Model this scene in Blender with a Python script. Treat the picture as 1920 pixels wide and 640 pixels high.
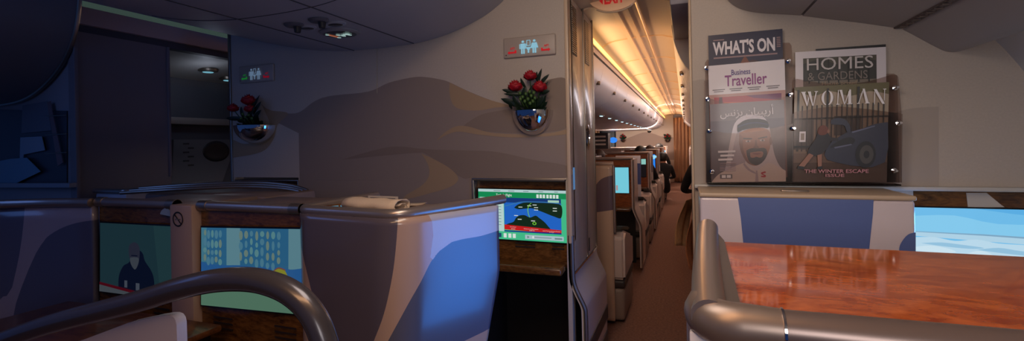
import bpy, bmesh, math, random
from mathutils import Vector, Matrix
random.seed(7)
S = bpy.context.scene
COL = S.collection
for o in list(bpy.data.objects): bpy.data.objects.remove(o)

# ------------------------------------------------------------------ camera (frame taken as 1920x640)
F = 880.0; TH = math.atan(325/F); RO = math.atan(.021); U0, V0 = 960.0, 262+.021*325; H = 1.4
FW = Vector((-math.sin(TH), math.cos(TH), 0)); RT = Vector((math.cos(TH), math.sin(TH), 0)); UP = Vector((0, 0, 1))
cam = bpy.data.cameras.new('camera'); cam.sensor_width = 36; cam.lens = F/1920*36; cam.clip_start = .02
cam.shift_y = (V0-320)/1920
co = bpy.data.objects.new('camera', cam); COL.objects.link(co); S.camera = co
X = RT*math.cos(RO)-UP*math.sin(RO); Y = RT*math.sin(RO)+UP*math.cos(RO)
co.matrix_world = Matrix(((X.x, Y.x, -FW.x, 0), (X.y, Y.y, -FW.y, 0), (X.z, Y.z, -FW.z, H), (0, 0, 0, 1)))
S.view_settings.view_transform = 'Standard'; S.view_settings.look = 'None'
S.view_settings.exposure = 0.0; S.view_settings.gamma = 1.0; S.view_settings.use_curve_mapping = False

def lin(c):
    return tuple((x/255/12.92 if x/255 <= .04045 else ((x/255+.055)/1.055)**2.4) for x in c)
W = bpy.data.worlds.new('night'); S.world = W; W.use_nodes = True
W.node_tree.nodes['Background'].inputs[0].default_value = (.10, .28, 1.0, 1)
W.node_tree.nodes['Background'].inputs[1].default_value = .10

def lamp(name, kind, loc, energy, color, size=.3, size_y=None, aim=None, spread=None, spot=None):
    l = bpy.data.lights.new(name, kind); l.energy = energy; l.color = color
    if kind == 'AREA':
        l.size = size
        if size_y: l.shape = 'RECTANGLE'; l.size_y = size_y
        if spread: l.spread = spread
    else: l.shadow_soft_size = size
    if spot: l.spot_size = spot; l.spot_blend = .6
    o = bpy.data.objects.new(name, l); COL.objects.link(o); o.location = loc
    if aim is not None: o.rotation_euler = (Vector(aim)-Vector(loc)).to_track_quat('-Z', 'Y').to_euler()
    return o
AMBER = (1, .56, .25)
# our cabin: dome lamp over the right aisle seat, amber cove over the near aisle, added navy fill to tint the dark left side
lamp('dome_lamp', 'AREA', (-.30, .9, 2.45), 14.0, (1, .86, .74), .5, 1.2, aim=(.45, 2.0, 1.0))
lamp('aisle_cove_lamp', 'AREA', (-.30, -.1, 2.5), 15, (1, .56, .26), .3, 1.6, aim=(.0, .3, 0))
lamp('row_fill_lamp', 'AREA', (.75, -.9, 1.75), 9, (1, .93, .88), .8, aim=(.9, 2.4, 1.5), spread=math.radians(120))  # added fill from behind the camera for the right bulkhead and bins
lamp('left_navy_fill', 'AREA', (-3.3, .3, 2.3), 5, (.14, .32, 1.0), .6, 1.6, aim=(-3.2, 1.6, .9))
lamp('blue_shell_fill', 'AREA', (.24, 1.74, .66), 3.2, (.03, .26, 1.0), .42, .78, aim=(-1.0, 1.74, .66), spread=math.radians(120))  # added blue glow for the rounded shell, no screen stands here
lamp('recess_lamp', 'POINT', (-4.25, 3.2, 2.05), .7, (.70, .80, 1), .06)
# far cabin: amber cove lamps under the two strips, added pale fill to lift the centre bins and seats
lamp('far_cove_lamp', 'AREA', (-.56, 9.6, 2.10), 26, AMBER, 12.5, .05, aim=(-.10, 9.6, 2.25))
lamp('far_cove_lamp', 'AREA', (-.06, 9.9, 2.10), 15, AMBER, 12.5, .05, aim=(-.5, 9.9, 2.25))
lamp('far_aisle_lamp', 'AREA', (-.3, 9.5, 2.16), 95, (1, .74, .56), 12.5, .2, aim=(-.3, 9.5, 0))
lamp('far_bin_fill', 'AREA', (.0, 9.8, 1.88), 17, (.96, .90, 1), 12.0, .08, aim=(-1.0, 9.8, 1.6))
lamp('far_left_aisle_lamp', 'AREA', (-3.35, 11.5, 2.2), 150, (1, .80, .70), 9.0, .3, aim=(-3.3, 11.0, 0))
lamp('far_end_fill', 'AREA', (-1.3, 13.2, 1.66), 85, (1, .80, .66), 1.4, .3, aim=(-1.3, 16.5, 1.5))  # added to brighten the end wall, no fixture here

def at(u, v, x=None, y=None, z=None):
    a, b = (u-U0)/F, (V0-v)/F
    A = a*math.cos(RO)+b*math.sin(RO); B = -a*math.sin(RO)+b*math.cos(RO)
    r = FW+RT*A+UP*B
    t = x/r.x if x is not None else y/r.y if y is not None else (z-H)/r.z
    return r*t+Vector((0, 0, H))
def px(p):
    q = Vector(p)-Vector((0, 0, H)); D = q.dot(FW); a = q.dot(RT)/D; b = q.z/D
    return U0+F*(a*math.cos(RO)-b*math.sin(RO)), V0-F*(a*math.sin(RO)+b*math.cos(RO))

# ------------------------------------------------------------------ materials
MATS = {}
def mat(name, rgb=(128, 128, 128), rough=.5, metal=0.0, coat=0.0, emit=None, es=1.0, noise=0, nscale=40, bump=0, spec=.5):
    if name in MATS: return MATS[name]
    m = bpy.data.materials.new(name); m.use_nodes = True; nt = m.node_tree; b = nt.nodes['Principled BSDF']
    c = lin(rgb)
    b.inputs['Base Color'].default_value = (*c, 1); b.inputs['Roughness'].default_value = rough
    b.inputs['Metallic'].default_value = metal; b.inputs['Coat Weight'].default_value = coat; b.inputs['Coat Roughness'].default_value = .08
    b.inputs['Specular IOR Level'].default_value = spec
    if emit:
        b.inputs['Emission Color'].default_value = (*lin(emit), 1); b.inputs['Emission Strength'].default_value = es
    if noise or bump:
        tc = nt.nodes.new('ShaderNodeTexCoord'); n = nt.nodes.new('ShaderNodeTexNoise')
        n.inputs['Scale'].default_value = nscale; n.inputs['Detail'].default_value = 4
        nt.links.new(tc.outputs['Object'], n.inputs['Vector'])
        if noise:
            r = nt.nodes.new('ShaderNodeValToRGB'); r.color_ramp.elements[0].position = .3; r.color_ramp.elements[1].position = .7
            r.color_ramp.elements[0].color = (*[x*(1-noise) for x in c], 1); r.color_ramp.elements[1].color = (*[min(1, x*(1+noise)) for x in c], 1)
            nt.links.new(n.outputs['Fac'], r.inputs[0]); nt.links.new(r.outputs[0], b.inputs['Base Color'])
        if bump:
            bp = nt.nodes.new('ShaderNodeBump'); bp.inputs['Strength'].default_value = bump; bp.inputs['Distance'].default_value = .004
            nt.links.new(n.outputs['Fac'], bp.inputs['Height']); nt.links.new(bp.outputs[0], b.inputs['Normal'])
    MATS[name] = m; return m
def glow(name, rgb, s=1.0):
    return mat(name, (0, 0, 0), .5, emit=rgb, es=s, spec=0.2)
def burl(name, dark, light, rough=.12, coat=.6, sc=(5, 16, 16)):
    m = bpy.data.materials.new(name); m.use_nodes = True; nt = m.node_tree; b = nt.nodes['Principled BSDF']
    tc = nt.nodes.new('ShaderNodeTexCoord'); mp = nt.nodes.new('ShaderNodeMapping'); mp.inputs['Scale'].default_value = sc
    n = nt.nodes.new('ShaderNodeTexNoise'); n.inputs['Scale'].default_value = 1.6; n.inputs['Detail'].default_value = 9; n.inputs['Roughness'].default_value = .68; n.inputs['Distortion'].default_value = 1.4
    n2 = nt.nodes.new('ShaderNodeTexNoise'); n2.inputs['Scale'].default_value = 9; n2.inputs['Detail'].default_value = 6
    mx = nt.nodes.new('ShaderNodeMath'); mx.operation = 'MULTIPLY_ADD'; mx.inputs[1].default_value = .35
    r = nt.nodes.new('ShaderNodeValToRGB'); e = r.color_ramp.elements
    e[0].position = .38; e[0].color = (*lin(dark), 1); e[1].position = .78; e[1].color = (*lin(light), 1)
    L = nt.links.new
    L(tc.outputs['Object'], mp.inputs[0]); L(mp.outputs[0], n.inputs['Vector']); L(mp.outputs[0], n2.inputs['Vector'])
    L(n2.outputs['Fac'], mx.inputs[0]); L(n.outputs['Fac'], mx.inputs[2])
    sb = nt.nodes.new('ShaderNodeMath'); sb.operation = 'SUBTRACT'; sb.inputs[1].default_value = .12; L(mx.outputs[0], sb.inputs[0])
    L(sb.outputs[0], r.inputs[0]); L(r.outputs[0], b.inputs['Base Color'])
    b.inputs['Roughness'].default_value = rough; b.inputs['Coat Weight'].default_value = coat; b.inputs['Coat Roughness'].default_value = .06
    return m
def acrylic():
    m = bpy.data.materials.new('smoked_acrylic'); m.use_nodes = True; nt = m.node_tree; nt.nodes.clear()
    out = nt.nodes.new('ShaderNodeOutputMaterial'); t = nt.nodes.new('ShaderNodeBsdfTransparent'); g = nt.nodes.new('ShaderNodeBsdfGlossy')
    t.inputs[0].default_value = (.88, .83, .81, 1); g.inputs['Roughness'].default_value = .20; g.inputs[0].default_value = (.45, .43, .42, 1)
    fr = nt.nodes.new('ShaderNodeFresnel'); fr.inputs[0].default_value = 1.45; mx = nt.nodes.new('ShaderNodeMixShader')
    nt.links.new(fr.outputs[0], mx.inputs[0]); nt.links.new(t.outputs[0], mx.inputs[1]); nt.links.new(g.outputs[0], mx.inputs[2]); nt.links.new(mx.outputs[0], out.inputs[0])
    return m
def shellmat(name, cols, rough=.28, coat=.5):
    """lacquer; cols[0] is the ground colour, cols[i] shows where the attribute p<i> is positive"""
    m = bpy.data.materials.new(name); m.use_nodes = True; nt = m.node_tree; b = nt.nodes['Principled BSDF']; prev = None
    for i, c in enumerate(cols[1:], 1):
        a = nt.nodes.new('ShaderNodeAttribute'); a.attribute_name = 'p%d' % i
        g = nt.nodes.new('ShaderNodeMath'); g.operation = 'GREATER_THAN'; g.inputs[1].default_value = 0; nt.links.new(a.outputs['Fac'], g.inputs[0])
        mx = nt.nodes.new('ShaderNodeMix'); mx.data_type = 'RGBA'
        nt.links.new(g.outputs[0], mx.inputs[0])
        if prev: nt.links.new(prev, mx.inputs[6])
        else: mx.inputs[6].default_value = (*lin(cols[0]), 1)
        mx.inputs[7].default_value = (*lin(c), 1); prev = mx.outputs[2]
    nt.links.new(prev, b.inputs['Base Color'])
    b.inputs['Roughness'].default_value = rough; b.inputs['Coat Weight'].default_value = coat; b.inputs['Coat Roughness'].default_value = .1
    return m
WALL = mat('bulkhead_laminate', (186, 172, 160), .55, noise=.04, nscale=120)
DUNE = mat('mural_mauve_brown', (146, 128, 117), .55)
DUNE2 = mat('mural_deep_brown', (134, 115, 102), .55)
TAN = mat('mural_sand', (164, 136, 106), .55)
CEIL = mat('ceiling_plastic', (176, 172, 170), .5)
CREAM = mat('cream_laminate', (205, 178, 150), .38, coat=.15)
BIN = mat('bin_plastic', (214, 208, 212), .38)
METAL = mat('brushed_metal', (170, 154, 146), .30, .72)
STEEL = mat('satin_trim', (150, 138, 128), .35, .85)
CHROME = mat('chrome', (225, 222, 220), .06, 1.0)
WHITE = mat('white_lacquer', (222, 214, 218), .28, coat=.5)
MAUVE = mat('mauve_lacquer', (110, 96, 108), .3, coat=.5)
BLUEL = mat('blue_lacquer', (92, 110, 168), .3, coat=.4)
BEIGE = mat('beige_lacquer', (190, 160, 134), .3, coat=.5)
DARK = mat('dark_plastic', (34, 31, 32), .5)
BLACK = mat('black_gap', (12, 11, 12), .7)
FABRIC = mat('seat_fabric', (120, 108, 100), .9, noise=.12, nscale=200)
CARPET = mat('aisle_carpet', (138, 104, 90), .97, noise=.22, nscale=60, bump=.5, spec=.1)
BURL = burl('burl_walnut', (92, 30, 5), (206, 98, 32))
BURLD = burl('burl_walnut_panel', (62, 34, 14), (132, 84, 38), .25, .3)
ACR = acrylic()
RED = glow('sign_red', (235, 28, 40), .55)
LEAF = mat('leaf_green', (18, 36, 20), .5, noise=.3, nscale=60)
LEAFY = mat('bud_green', (70, 98, 40), .5)
ROSE = mat('rose_red', (160, 8, 26), .6, noise=.25, nscale=90)
STEM = mat('stem_green', (40, 70, 30), .6)

# ------------------------------------------------------------------ mesh helpers
def box(bm, x0, x1, y0, y1, z0, z1, bev=0, seg=2, mi=0):
    vs = [bm.verts.new((x, y, z)) for x in (x0, x1) for y in (y0, y1) for z in (z0, z1)]
    fs = [bm.faces.new([vs[i] for i in q]) for q in ((0, 1, 3, 2), (4, 6, 7, 5), (0, 4, 5, 1), (2, 3, 7, 6), (0, 2, 6, 4), (1, 5, 7, 3))]
    for f in fs: f.material_index = mi
    if bev:
        es = list({e for f in fs for e in f.edges})
        bmesh.ops.bevel(bm, geom=es, offset=bev, segments=seg, affect='EDGES', profile=.5)
def tube(bm, pts, r, seg=14, cap=True, mi=0, closed=False):
    pts = [Vector(p) for p in pts]; n = len(pts); rings = []
    rs = r if isinstance(r, (list, tuple)) else [r]*n
    t0 = (pts[1]-pts[0]).normalized(); up = Vector((0, 0, 1)) if abs(t0.z) < .9 else Vector((1, 0, 0)); nrm = t0.cross(up).normalized()
    for i, p in enumerate(pts):
        t = (pts[min(i+1, n-1)]-pts[max(i-1, 0)]).normalized()
        nrm = (nrm-t*nrm.dot(t)).normalized(); bn = t.cross(nrm)
        rings.append([bm.verts.new(p+(nrm*math.cos(a)+bn*math.sin(a))*rs[i]) for a in (2*math.pi*k/seg for k in range(seg))])
    for a, b in zip(rings, rings[1:]):
        for k in range(seg): bm.faces.new((a[k], a[(k+1) % seg], b[(k+1) % seg], b[k])).material_index = mi
    if cap:
        bm.faces.new(rings[0][::-1]).material_index = mi; bm.faces.new(rings[-1]).material_index = mi
def spline(pts, n=8):
    P = [Vector(p) for p in pts]; out = []
    for i in range(len(P)-1):
        a, b, c, d = P[max(i-1, 0)], P[i], P[i+1], P[min(i+2, len(P)-1)]
        for k in range(n):
            t = k/n; out.append(.5*((2*b)+(c-a)*t+(2*a-5*b+4*c-d)*t*t+(3*b-a-3*c+d)*t**3))
    return out+[P[-1]]
def fillet(pts, r, n=6):
    P = [Vector(p) for p in pts]; out = [P[0]]
    for i in range(1, len(P)-1):
        a, b = (P[i-1]-P[i]), (P[i+1]-P[i]); d = min(r, a.length*.49, b.length*.49)
        p, q = P[i]+a.normalized()*d, P[i]+b.normalized()*d
        for k in range(n+1):
            t = k/n; out.append(p*(1-t)**2+P[i]*2*t*(1-t)+q*t*t)
    return out+[P[-1]]
def lathe(bm, prof, c, axis='z', seg=24, half=False, mi=0, sx=1, sy=1):
    c = Vector(c); rings = []; n = seg if not half else seg//2+1
    for r, h in prof:
        ring = []
        for k in range(n):
            a = 2*math.pi*k/seg
            if half: a = math.pi+math.pi*k/(n-1)
            d = Vector((r*math.cos(a)*sx, r*math.sin(a)*sy, h))
            if axis == 'y': d = Vector((d.x, -d.z, d.y))
            if axis == 'x': d = Vector((d.z, d.x, d.y))
            ring.append(bm.verts.new(c+d))
        rings.append(ring)
    for a, b in zip(rings, rings[1:]):
        for k in range(n if not half else n-1): bm.faces.new((a[k], a[(k+1) % n], b[(k+1) % n], b[k])).material_index = mi
    for rg in (rings[0][::-1], rings[-1]):
        try: bm.faces.new(rg).material_index = mi
        except ValueError: pass
def prism(bm, pts, vec, mi=0):
    a = [bm.verts.new(p) for p in pts]; b = [bm.verts.new(Vector(p)+Vector(vec)) for p in pts]; n = len(a)
    fs = [bm.faces.new(a[::-1]), bm.faces.new(b)]+[bm.faces.new((a[i], a[(i+1) % n], b[(i+1) % n], b[i])) for i in range(n)]
    for f in fs: f.material_index = mi
def strip(bm, prof, y0, y1, th=(0, 0, .03), mi=0, n=1):
    """profile of (x,z) points extruded along y, with thickness"""
    th = Vector(th); rows = []
    for k in range(n+1):
        y = y0+(y1-y0)*k/n
        rows.append(([bm.verts.new((x, y, z)) for x, z in prof], [bm.verts.new(Vector((x, y, z))+th) for x, z in prof]))
    m = len(prof)
    for (a, at_), (b, bt) in zip(rows, rows[1:]):
        for i in range(m-1):
            bm.faces.new((a[i], a[i+1], b[i+1], b[i])).material_index = mi; bm.faces.new((at_[i], bt[i], bt[i+1], at_[i+1])).material_index = mi
        for i in (0, m-1): bm.faces.new((a[i], b[i], bt[i], at_[i])).material_index = mi
    for a, t in (rows[0], rows[-1]):
        for i in range(m-1): bm.faces.new((a[i], t[i], t[i+1], a[i+1])).material_index = mi
def loft(bm, rows, th=None, mi=0):
    """sheet from rows of points; thickness th along vertex normals is given by solidify later"""
    V = [[bm.verts.new(p) for p in r] for r in rows]
    for a, b in zip(V, V[1:]):
        for i in range(len(a)-1): bm.faces.new((a[i], a[i+1], b[i+1], b[i])).material_index = mi
    return V
def ball(bm, c, r, sx=1, sy=1, sz=1, seg=16, mi=0):
    res = bmesh.ops.create_uvsphere(bm, u_segments=seg, v_segments=max(6, seg//2+2), radius=r, matrix=Matrix.Translation(c) @ Matrix.Diagonal((sx, sy, sz, 1)))
    for v in res['verts']:
        for f in v.link_faces: f.material_index = mi

def root_loc(o):
    while o.parent: o = o.parent
    return o.location
def obj(name, bm, mats, parent=None, smooth=True, angle=35, kind=None, solid=None):
    me = bpy.data.meshes.new(name)
    if parent is not None: bmesh.ops.translate(bm, vec=-root_loc(parent), verts=bm.verts)
    bmesh.ops.recalc_face_normals(bm, faces=bm.faces)
    bm.to_mesh(me); bm.free()
    for m in (mats if isinstance(mats, (list, tuple)) else [mats]): me.materials.append(m)
    if smooth:
        for p in me.polygons: p.use_smooth = True
        me.set_sharp_from_angle(angle=math.radians(angle))
    o = bpy.data.objects.new(name, me); COL.objects.link(o)
    if parent is not None: o.parent = parent
    if kind: o['kind'] = kind
    if solid:
        s = o.modifiers.new('thickness', 'SOLIDIFY'); s.thickness = abs(solid); s.offset = -1 if solid > 0 else 1
    return o
def B(): return bmesh.new()
def bx(name, m, parent, *a, **k):
    b = B(); box(b, *a, **k); return obj(name, b, m, parent)
def tb(name, m, parent, pts, r, **k):
    b = B(); tube(b, pts, r, **k); return obj(name, b, m, parent)
def tag(o, label, cat, group=None):
    o['label'] = label; o['category'] = cat
    if group: o['group'] = group
    return o
def thing(name, label, cat, loc, group=None):
    o = bpy.data.objects.new(name, None); COL.objects.link(o); o.location = loc; o.empty_display_size = .05
    return tag(o, label, cat, group)
def struct(name, bm, mats, **k): return obj(name, bm, mats, None, kind='structure', **k)
def copy_tree(o, parent=None):
    c = o.copy(); COL.objects.link(c)
    if parent is not None: c.parent = parent; c.matrix_parent_inverse = o.matrix_parent_inverse
    for ch in [x for x in bpy.data.objects if x.parent == o]: copy_tree(ch, c)
    return c

class Sheet:
    """a flat rectangle in the place: corners top-left, top-right, bottom-left; (s,t) run 0..1 right and down"""
    def __init__(s, tl, tr, bl):
        s.o, s.x, s.y = Vector(tl), Vector(tr)-Vector(tl), Vector(bl)-Vector(tl); s.n = s.y.cross(s.x).normalized()*-1
        if s.n.y > 0: s.n = -s.n
    def p(s, a, b, off=0): return s.o+s.x*a+s.y*b+s.n*off
def rect(s0, t0, s1, t1): return [(s0, t0), (s1, t0), (s1, t1), (s0, t1)]
def ell(cx, cy, rx, ry, n=20, a0=0, a1=2*math.pi): return [(cx+rx*math.cos(a0+(a1-a0)*k/n), cy+ry*math.sin(a0+(a1-a0)*k/n)) for k in range(n if a1-a0 > 6.28 else n+1)]
def decal(name, parent, sh, items, off=.0006, step=.0003):
    """printed or glowing flat shapes: items = [(material, polygon)], painted one over the other"""
    b = B(); mats = []
    for i, (m, poly) in enumerate(items):
        if m not in mats: mats.append(m)
        f = b.faces.new([b.verts.new(sh.p(x, y, off+i*step)) for x, y in poly]); f.material_index = mats.index(m)
    me_n = sh.n.copy(); me = bpy.data.meshes.new(name)
    for f in b.faces:
        f.normal_update()
        if f.normal.dot(me_n) < 0: f.normal_flip()
    bmesh.ops.translate(b, vec=-root_loc(parent), verts=b.verts)
    b.to_mesh(me); b.free()
    for m in mats: me.materials.append(m)
    o = bpy.data.objects.new(name, me); COL.objects.link(o); o.parent = parent; return o
def letters(body, bold=0.0):
    c = bpy.data.curves.new('t', 'FONT'); c.body = body; c.offset = bold; c.extrude = 0; c.resolution_u = 3
    o = bpy.data.objects.new('t', c); COL.objects.link(o)
    dg = bpy.context.evaluated_depsgraph_get(); dg.update(); e = o.evaluated_get(dg); me = e.to_mesh()
    vs = [v.co.copy() for v in me.vertices]; fs = [tuple(p.vertices) for p in me.polygons]
    e.to_mesh_clear(); bpy.data.objects.remove(o); bpy.data.curves.remove(c)
    return vs, fs
def text(name, parent, sh, body, r, m, bold=0.0, off=.004, shear=0):
    """lettering stretched to the rectangle r=(s0,t0,s1,t1) of a sheet"""
    vs, fs = letters(body, bold)
    x0, x1 = min(v.x for v in vs), max(v.x for v in vs); y0, y1 = min(v.y for v in vs), max(v.y for v in vs)
    b = B(); bv = []
    for v in vs:
        a, c = (v.x-x0)/(x1-x0), (y1-v.y)/(y1-y0)
        bv.append(b.verts.new(sh.p(r[0]+(r[2]-r[0])*a+shear*(1-c), r[1]+(r[3]-r[1])*c, off)))
    for f in fs:
        try: b.faces.new([bv[i] for i in f])
        except ValueError: pass
    for f in b.faces:
        f.normal_update()
        if f.normal.dot(sh.n) < 0: f.normal_flip()
    bmesh.ops.translate(b, vec=-root_loc(parent), verts=b.verts)
    me = bpy.data.meshes.new(name); b.to_mesh(me); b.free(); me.materials.append(m)
    o = bpy.data.objects.new(name, me); COL.objects.link(o); o.parent = parent; return o
def sdist(p, poly):
    """signed distance to a polygon, positive inside"""
    d = 1e9; ins = False; n = len(poly)
    for i in range(n):
        (x0, y0), (x1, y1) = poly[i], poly[(i+1) % n]; ex, ey = x1-x0, y1-y0
        t = max(0, min(1, ((p[0]-x0)*ex+(p[1]-y0)*ey)/(ex*ex+ey*ey+1e-12)))
        d = min(d, math.hypot(p[0]-x0-ex*t, p[1]-y0-ey*t))
        if (y0 > p[1]) != (y1 > p[1]) and p[0] < (x1-x0)*(p[1]-y0)/(y1-y0)+x0: ins = not ins
    return d if ins else -d
def paint(o, polys, base):
    """bake pattern outlines into attributes p1, p2 ... of a mesh"""
    me = o.data; bl = root_loc(o)
    for i, poly in enumerate(polys, 1):
        a = me.attributes.new('p%d' % i, 'FLOAT', 'POINT')
        for v in me.vertices: a.data[v.index].value = sdist(base(v.co+bl), poly)
def sm(pts, n=6): return [tuple(p)[:2] for p in spline([(x, y, 0) for x, y in pts], n)]

YB = 2.45        # the bulkhead plane
# ================================================================== the setting
b = B(); box(b, -5.3, 1.5, -1.6, 17, -.06, 0); struct('floor', b, CARPET)

# ---- front bulkhead, left of the near aisle, with two screen niches and the sand-dune mural
b = B()
box(b, -3.03, -.58, YB, YB+.07, 1.20, 2.32)
box(b, -2.432, -1.15, YB, YB+.07, 0, 1.20)
box(b, -3.03, -3.012, YB, YB+.07, 0, 1.20); box(b, -.604, -.58, YB, YB+.07, .0, 1.20)
def mural(pts, mi, k):
    q = [at(u, v, y=YB-.0015-.0006*k) for u, v in sm(pts, 5)]
    b.faces.new([b.verts.new(p) for p in q]).material_index = mi
sky = [(490, 195), (505, 207), (530, 212), (560, 211), (590, 190), (620, 180), (690, 172), (730, 155), (775, 145), (800, 145), (825, 149), (842, 154), (880, 172), (930, 191), (975, 199), (1000, 176), (1015, 157), (1035, 148), (1062, 150), (1063, 200), (1064, 250), (1065, 320), (1065, 334)]
q = [at(u, v, y=YB-.0015) for u, v in sm(sky, 5)+[(980, 335), (886, 336), (800, 336.5), (700, 337), (600, 337.5), (562, 338), (561, 300), (560, 250), (520, 230), (500, 215)]]
b.faces.new([b.verts.new(p) for p in q]).material_index = 1
q = [at(u, v, y=YB-.0015) for u, v in ((886, 336), (800, 336.5), (562, 338), (562, 640), (886, 640))]
for p in q: p.z = max(p.z, .02)
q[0].x = max(-1.151, -1.151); q[4].x = -1.151; q[2].x = q[3].x = -2.431
b.faces.new([b.verts.new(p) for p in q]).material_index = 1
mural([(843, 155), (870, 168), (905, 183), (945, 195), (968, 200), (935, 201), (900, 207), (868, 206), (850, 197), (843, 175), (843, 155)], 3, 1)
mural([(866, 238), (900, 216), (945, 206), (975, 199), (1000, 176), (1015, 157), (1035, 148), (1062, 150), (1063, 200), (1064, 238), (1020, 249), (960, 250), (905, 246), (866, 238)], 2, 1)
mural([(818, 264), (835, 248), (856, 237), (880, 238), (920, 249), (975, 252), (1030, 250), (1064, 243), (1064, 251), (1020, 256), (960, 258), (900, 253), (862, 247), (840, 252), (818, 264)], 3, 2)
mural([(640, 300), (690, 285), (740, 275), (800, 280), (860, 282), (930, 285), (1000, 300), (1065, 312), (1065, 332), (980, 333), (890, 333), (870, 335), (840, 318), (800, 290), (780, 287), (720, 292), (640, 300)], 2, 1)
mural([(790, 288), (820, 302), (846, 318), (859, 335), (846, 350), (805, 363), (760, 374), (762, 366), (790, 349), (804, 331), (803, 310), (790, 288)], 3, 2)
mural([(437, 262), (460, 270), (492, 258), (505, 232), (496, 205), (512, 208), (540, 213), (520, 235), (512, 262), (490, 285), (437, 296)], 3, 1)
bulk = struct('wall_front', b, [WALL, DUNE, DUNE2, TAN])
b = B(); tube(b, [at(707, 75, y=YB-.001), at(707, 175, y=YB-.001)], .0015, 6); struct('trim_1', b, STEEL)
# edge trims of the bulkhead
b = B(); box(b, -.592, -.572, YB-.012, YB+.08, .86, 2.32, .004); struct('trim_2', b, CREAM)
b = B(); box(b, -3.045, -3.025, YB-.012, YB+.08, 0, 2.32, .004); struct('trim_3', b, STEEL)
# ---- bulkhead right of the aisle
b = B(); box(b, .035, 1.42, YB, YB+.07, 1.175, 2.34); box(b, .035, .90, YB, YB+.07, 0, 1.175)
q = [at(u, v, y=YB-.0015) for u, v in sm([(1300, 152), (1330, 150), (1400, 170), (1480, 215), (1560, 240), (1640, 225), (1700, 205), (1760, 200)], 5)+[(1760, 352), (1300, 344)]]
q[-1].x = q[0].x = .037; b.faces.new([b.verts.new(p) for p in q]).material_index = 1
struct('wall_right_front', b, [WALL, mat('mural_pale_mauve', (172, 158, 148), .55)])
b = B(); box(b, .026, .037, YB-.012, YB+.09, 0, 2.34, .004); struct('trim_4', b, CREAM)
b = B(); box(b, .037, 1.42, YB-.03, YB, 1.165, 1.183, .004); struct('trim_5', b, mat('pale_rail', (196, 190, 184), .35))
# right side wall of the cabin
prof = [(1.155, 1.80), (1.20, 1.745), (1.262, 1.645), (1.32, 1.52), (1.37, 1.35), (1.40, 1.1), (1.40, .6), (1.36, .0)]
b = B(); strip(b, [tuple(p)[:2] for p in spline([(x, z, 0) for x, z in prof], 4)], -.6, YB, (.04, 0, 0)); struct('wall_right', b, mat('sidewall_plastic', (205, 204, 198), .5))

# ---- domed soffit over the centre seats
prof = [(-3.2, 2.33), (-3.06, 2.243), (-2.87, 2.175), (-2.69, 2.128), (-2.45, 2.072), (-2.23, 2.033), (-2.02, 2.012), (-1.813, 2.006), (-1.62, 2.008), (-1.433, 2.020), (-1.25, 2.056), (-1.083, 2.114), (-.985, 2.165), (-.91, 2.228), (-.87, 2.33)]
CP = [tuple(p)[:2] for p in spline([(x, z, 0) for x, z in prof], 5)]
def soffit_z(x):
    for (a, za), (c, zc) in zip(CP, CP[1:]):
        if a <= x <= c: return za+(zc-za)*(x-a)/(c-a)
b = B(); strip(b, CP, -1.4, YB-.002, (0, 0, .02), n=4); struct('ceiling', b, CEIL, angle=60)
b = B(); box(b, -5.3, 1.5, -1.4, YB+.1, 2.62, 2.66); struct('ceiling_near', b, CEIL)
# seams of the soffit
b = B()
xs = (at(520, 46, z=2.035).x, at(632, 32, z=2.008).x)
for x in xs: tube(b, [(x, -.2, soffit_z(x)-.0006), (x, YB-.01, soffit_z(x)-.0006)], .0035, 6)
for yy in (1.0, 1.62):
    tube(b, [(x, yy, z-.0006) for x, z in CP[18:62]], .002, 6)
struct('trim_6', b, mat('seam_grey', (70, 66, 66), .7))
# ---- left side: bulkhead, closet wall and cove beyond the left aisle
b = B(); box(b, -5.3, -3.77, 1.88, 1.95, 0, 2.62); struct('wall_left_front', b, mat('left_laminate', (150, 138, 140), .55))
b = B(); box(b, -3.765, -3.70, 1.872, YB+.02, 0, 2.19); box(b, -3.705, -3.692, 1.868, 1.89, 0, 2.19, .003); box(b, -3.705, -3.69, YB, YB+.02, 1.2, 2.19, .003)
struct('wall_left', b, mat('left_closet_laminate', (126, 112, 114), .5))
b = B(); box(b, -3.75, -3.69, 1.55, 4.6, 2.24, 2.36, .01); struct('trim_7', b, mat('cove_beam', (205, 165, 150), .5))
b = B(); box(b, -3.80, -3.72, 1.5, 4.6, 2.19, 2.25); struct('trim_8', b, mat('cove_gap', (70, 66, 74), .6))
b = B(); box(b, -3.72, -3.70, 1.55, 4.6, 2.365, 2.45); tag_o = obj('light_strip', b, glow('cove_pale_green', (120, 150, 140), .17))
tag(tag_o, 'dim pale green cove light strip along the left aisle ceiling', 'light')
# left door recess seen through the left aisle opening
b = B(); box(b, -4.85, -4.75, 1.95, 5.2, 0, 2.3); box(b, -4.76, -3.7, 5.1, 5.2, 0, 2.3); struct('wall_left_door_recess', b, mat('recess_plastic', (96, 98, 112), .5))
b = B(); strip(b, [tuple(p)[:2] for p in spline([(-4.76, 2.12, 0), (-4.5, 2.19, 0), (-4.2, 2.235, 0), (-3.72, 2.255, 0)], 5)], 2.0, 5.1, (0, 0, .02)); struct('ceiling_left_recess', b, CEIL)
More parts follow.
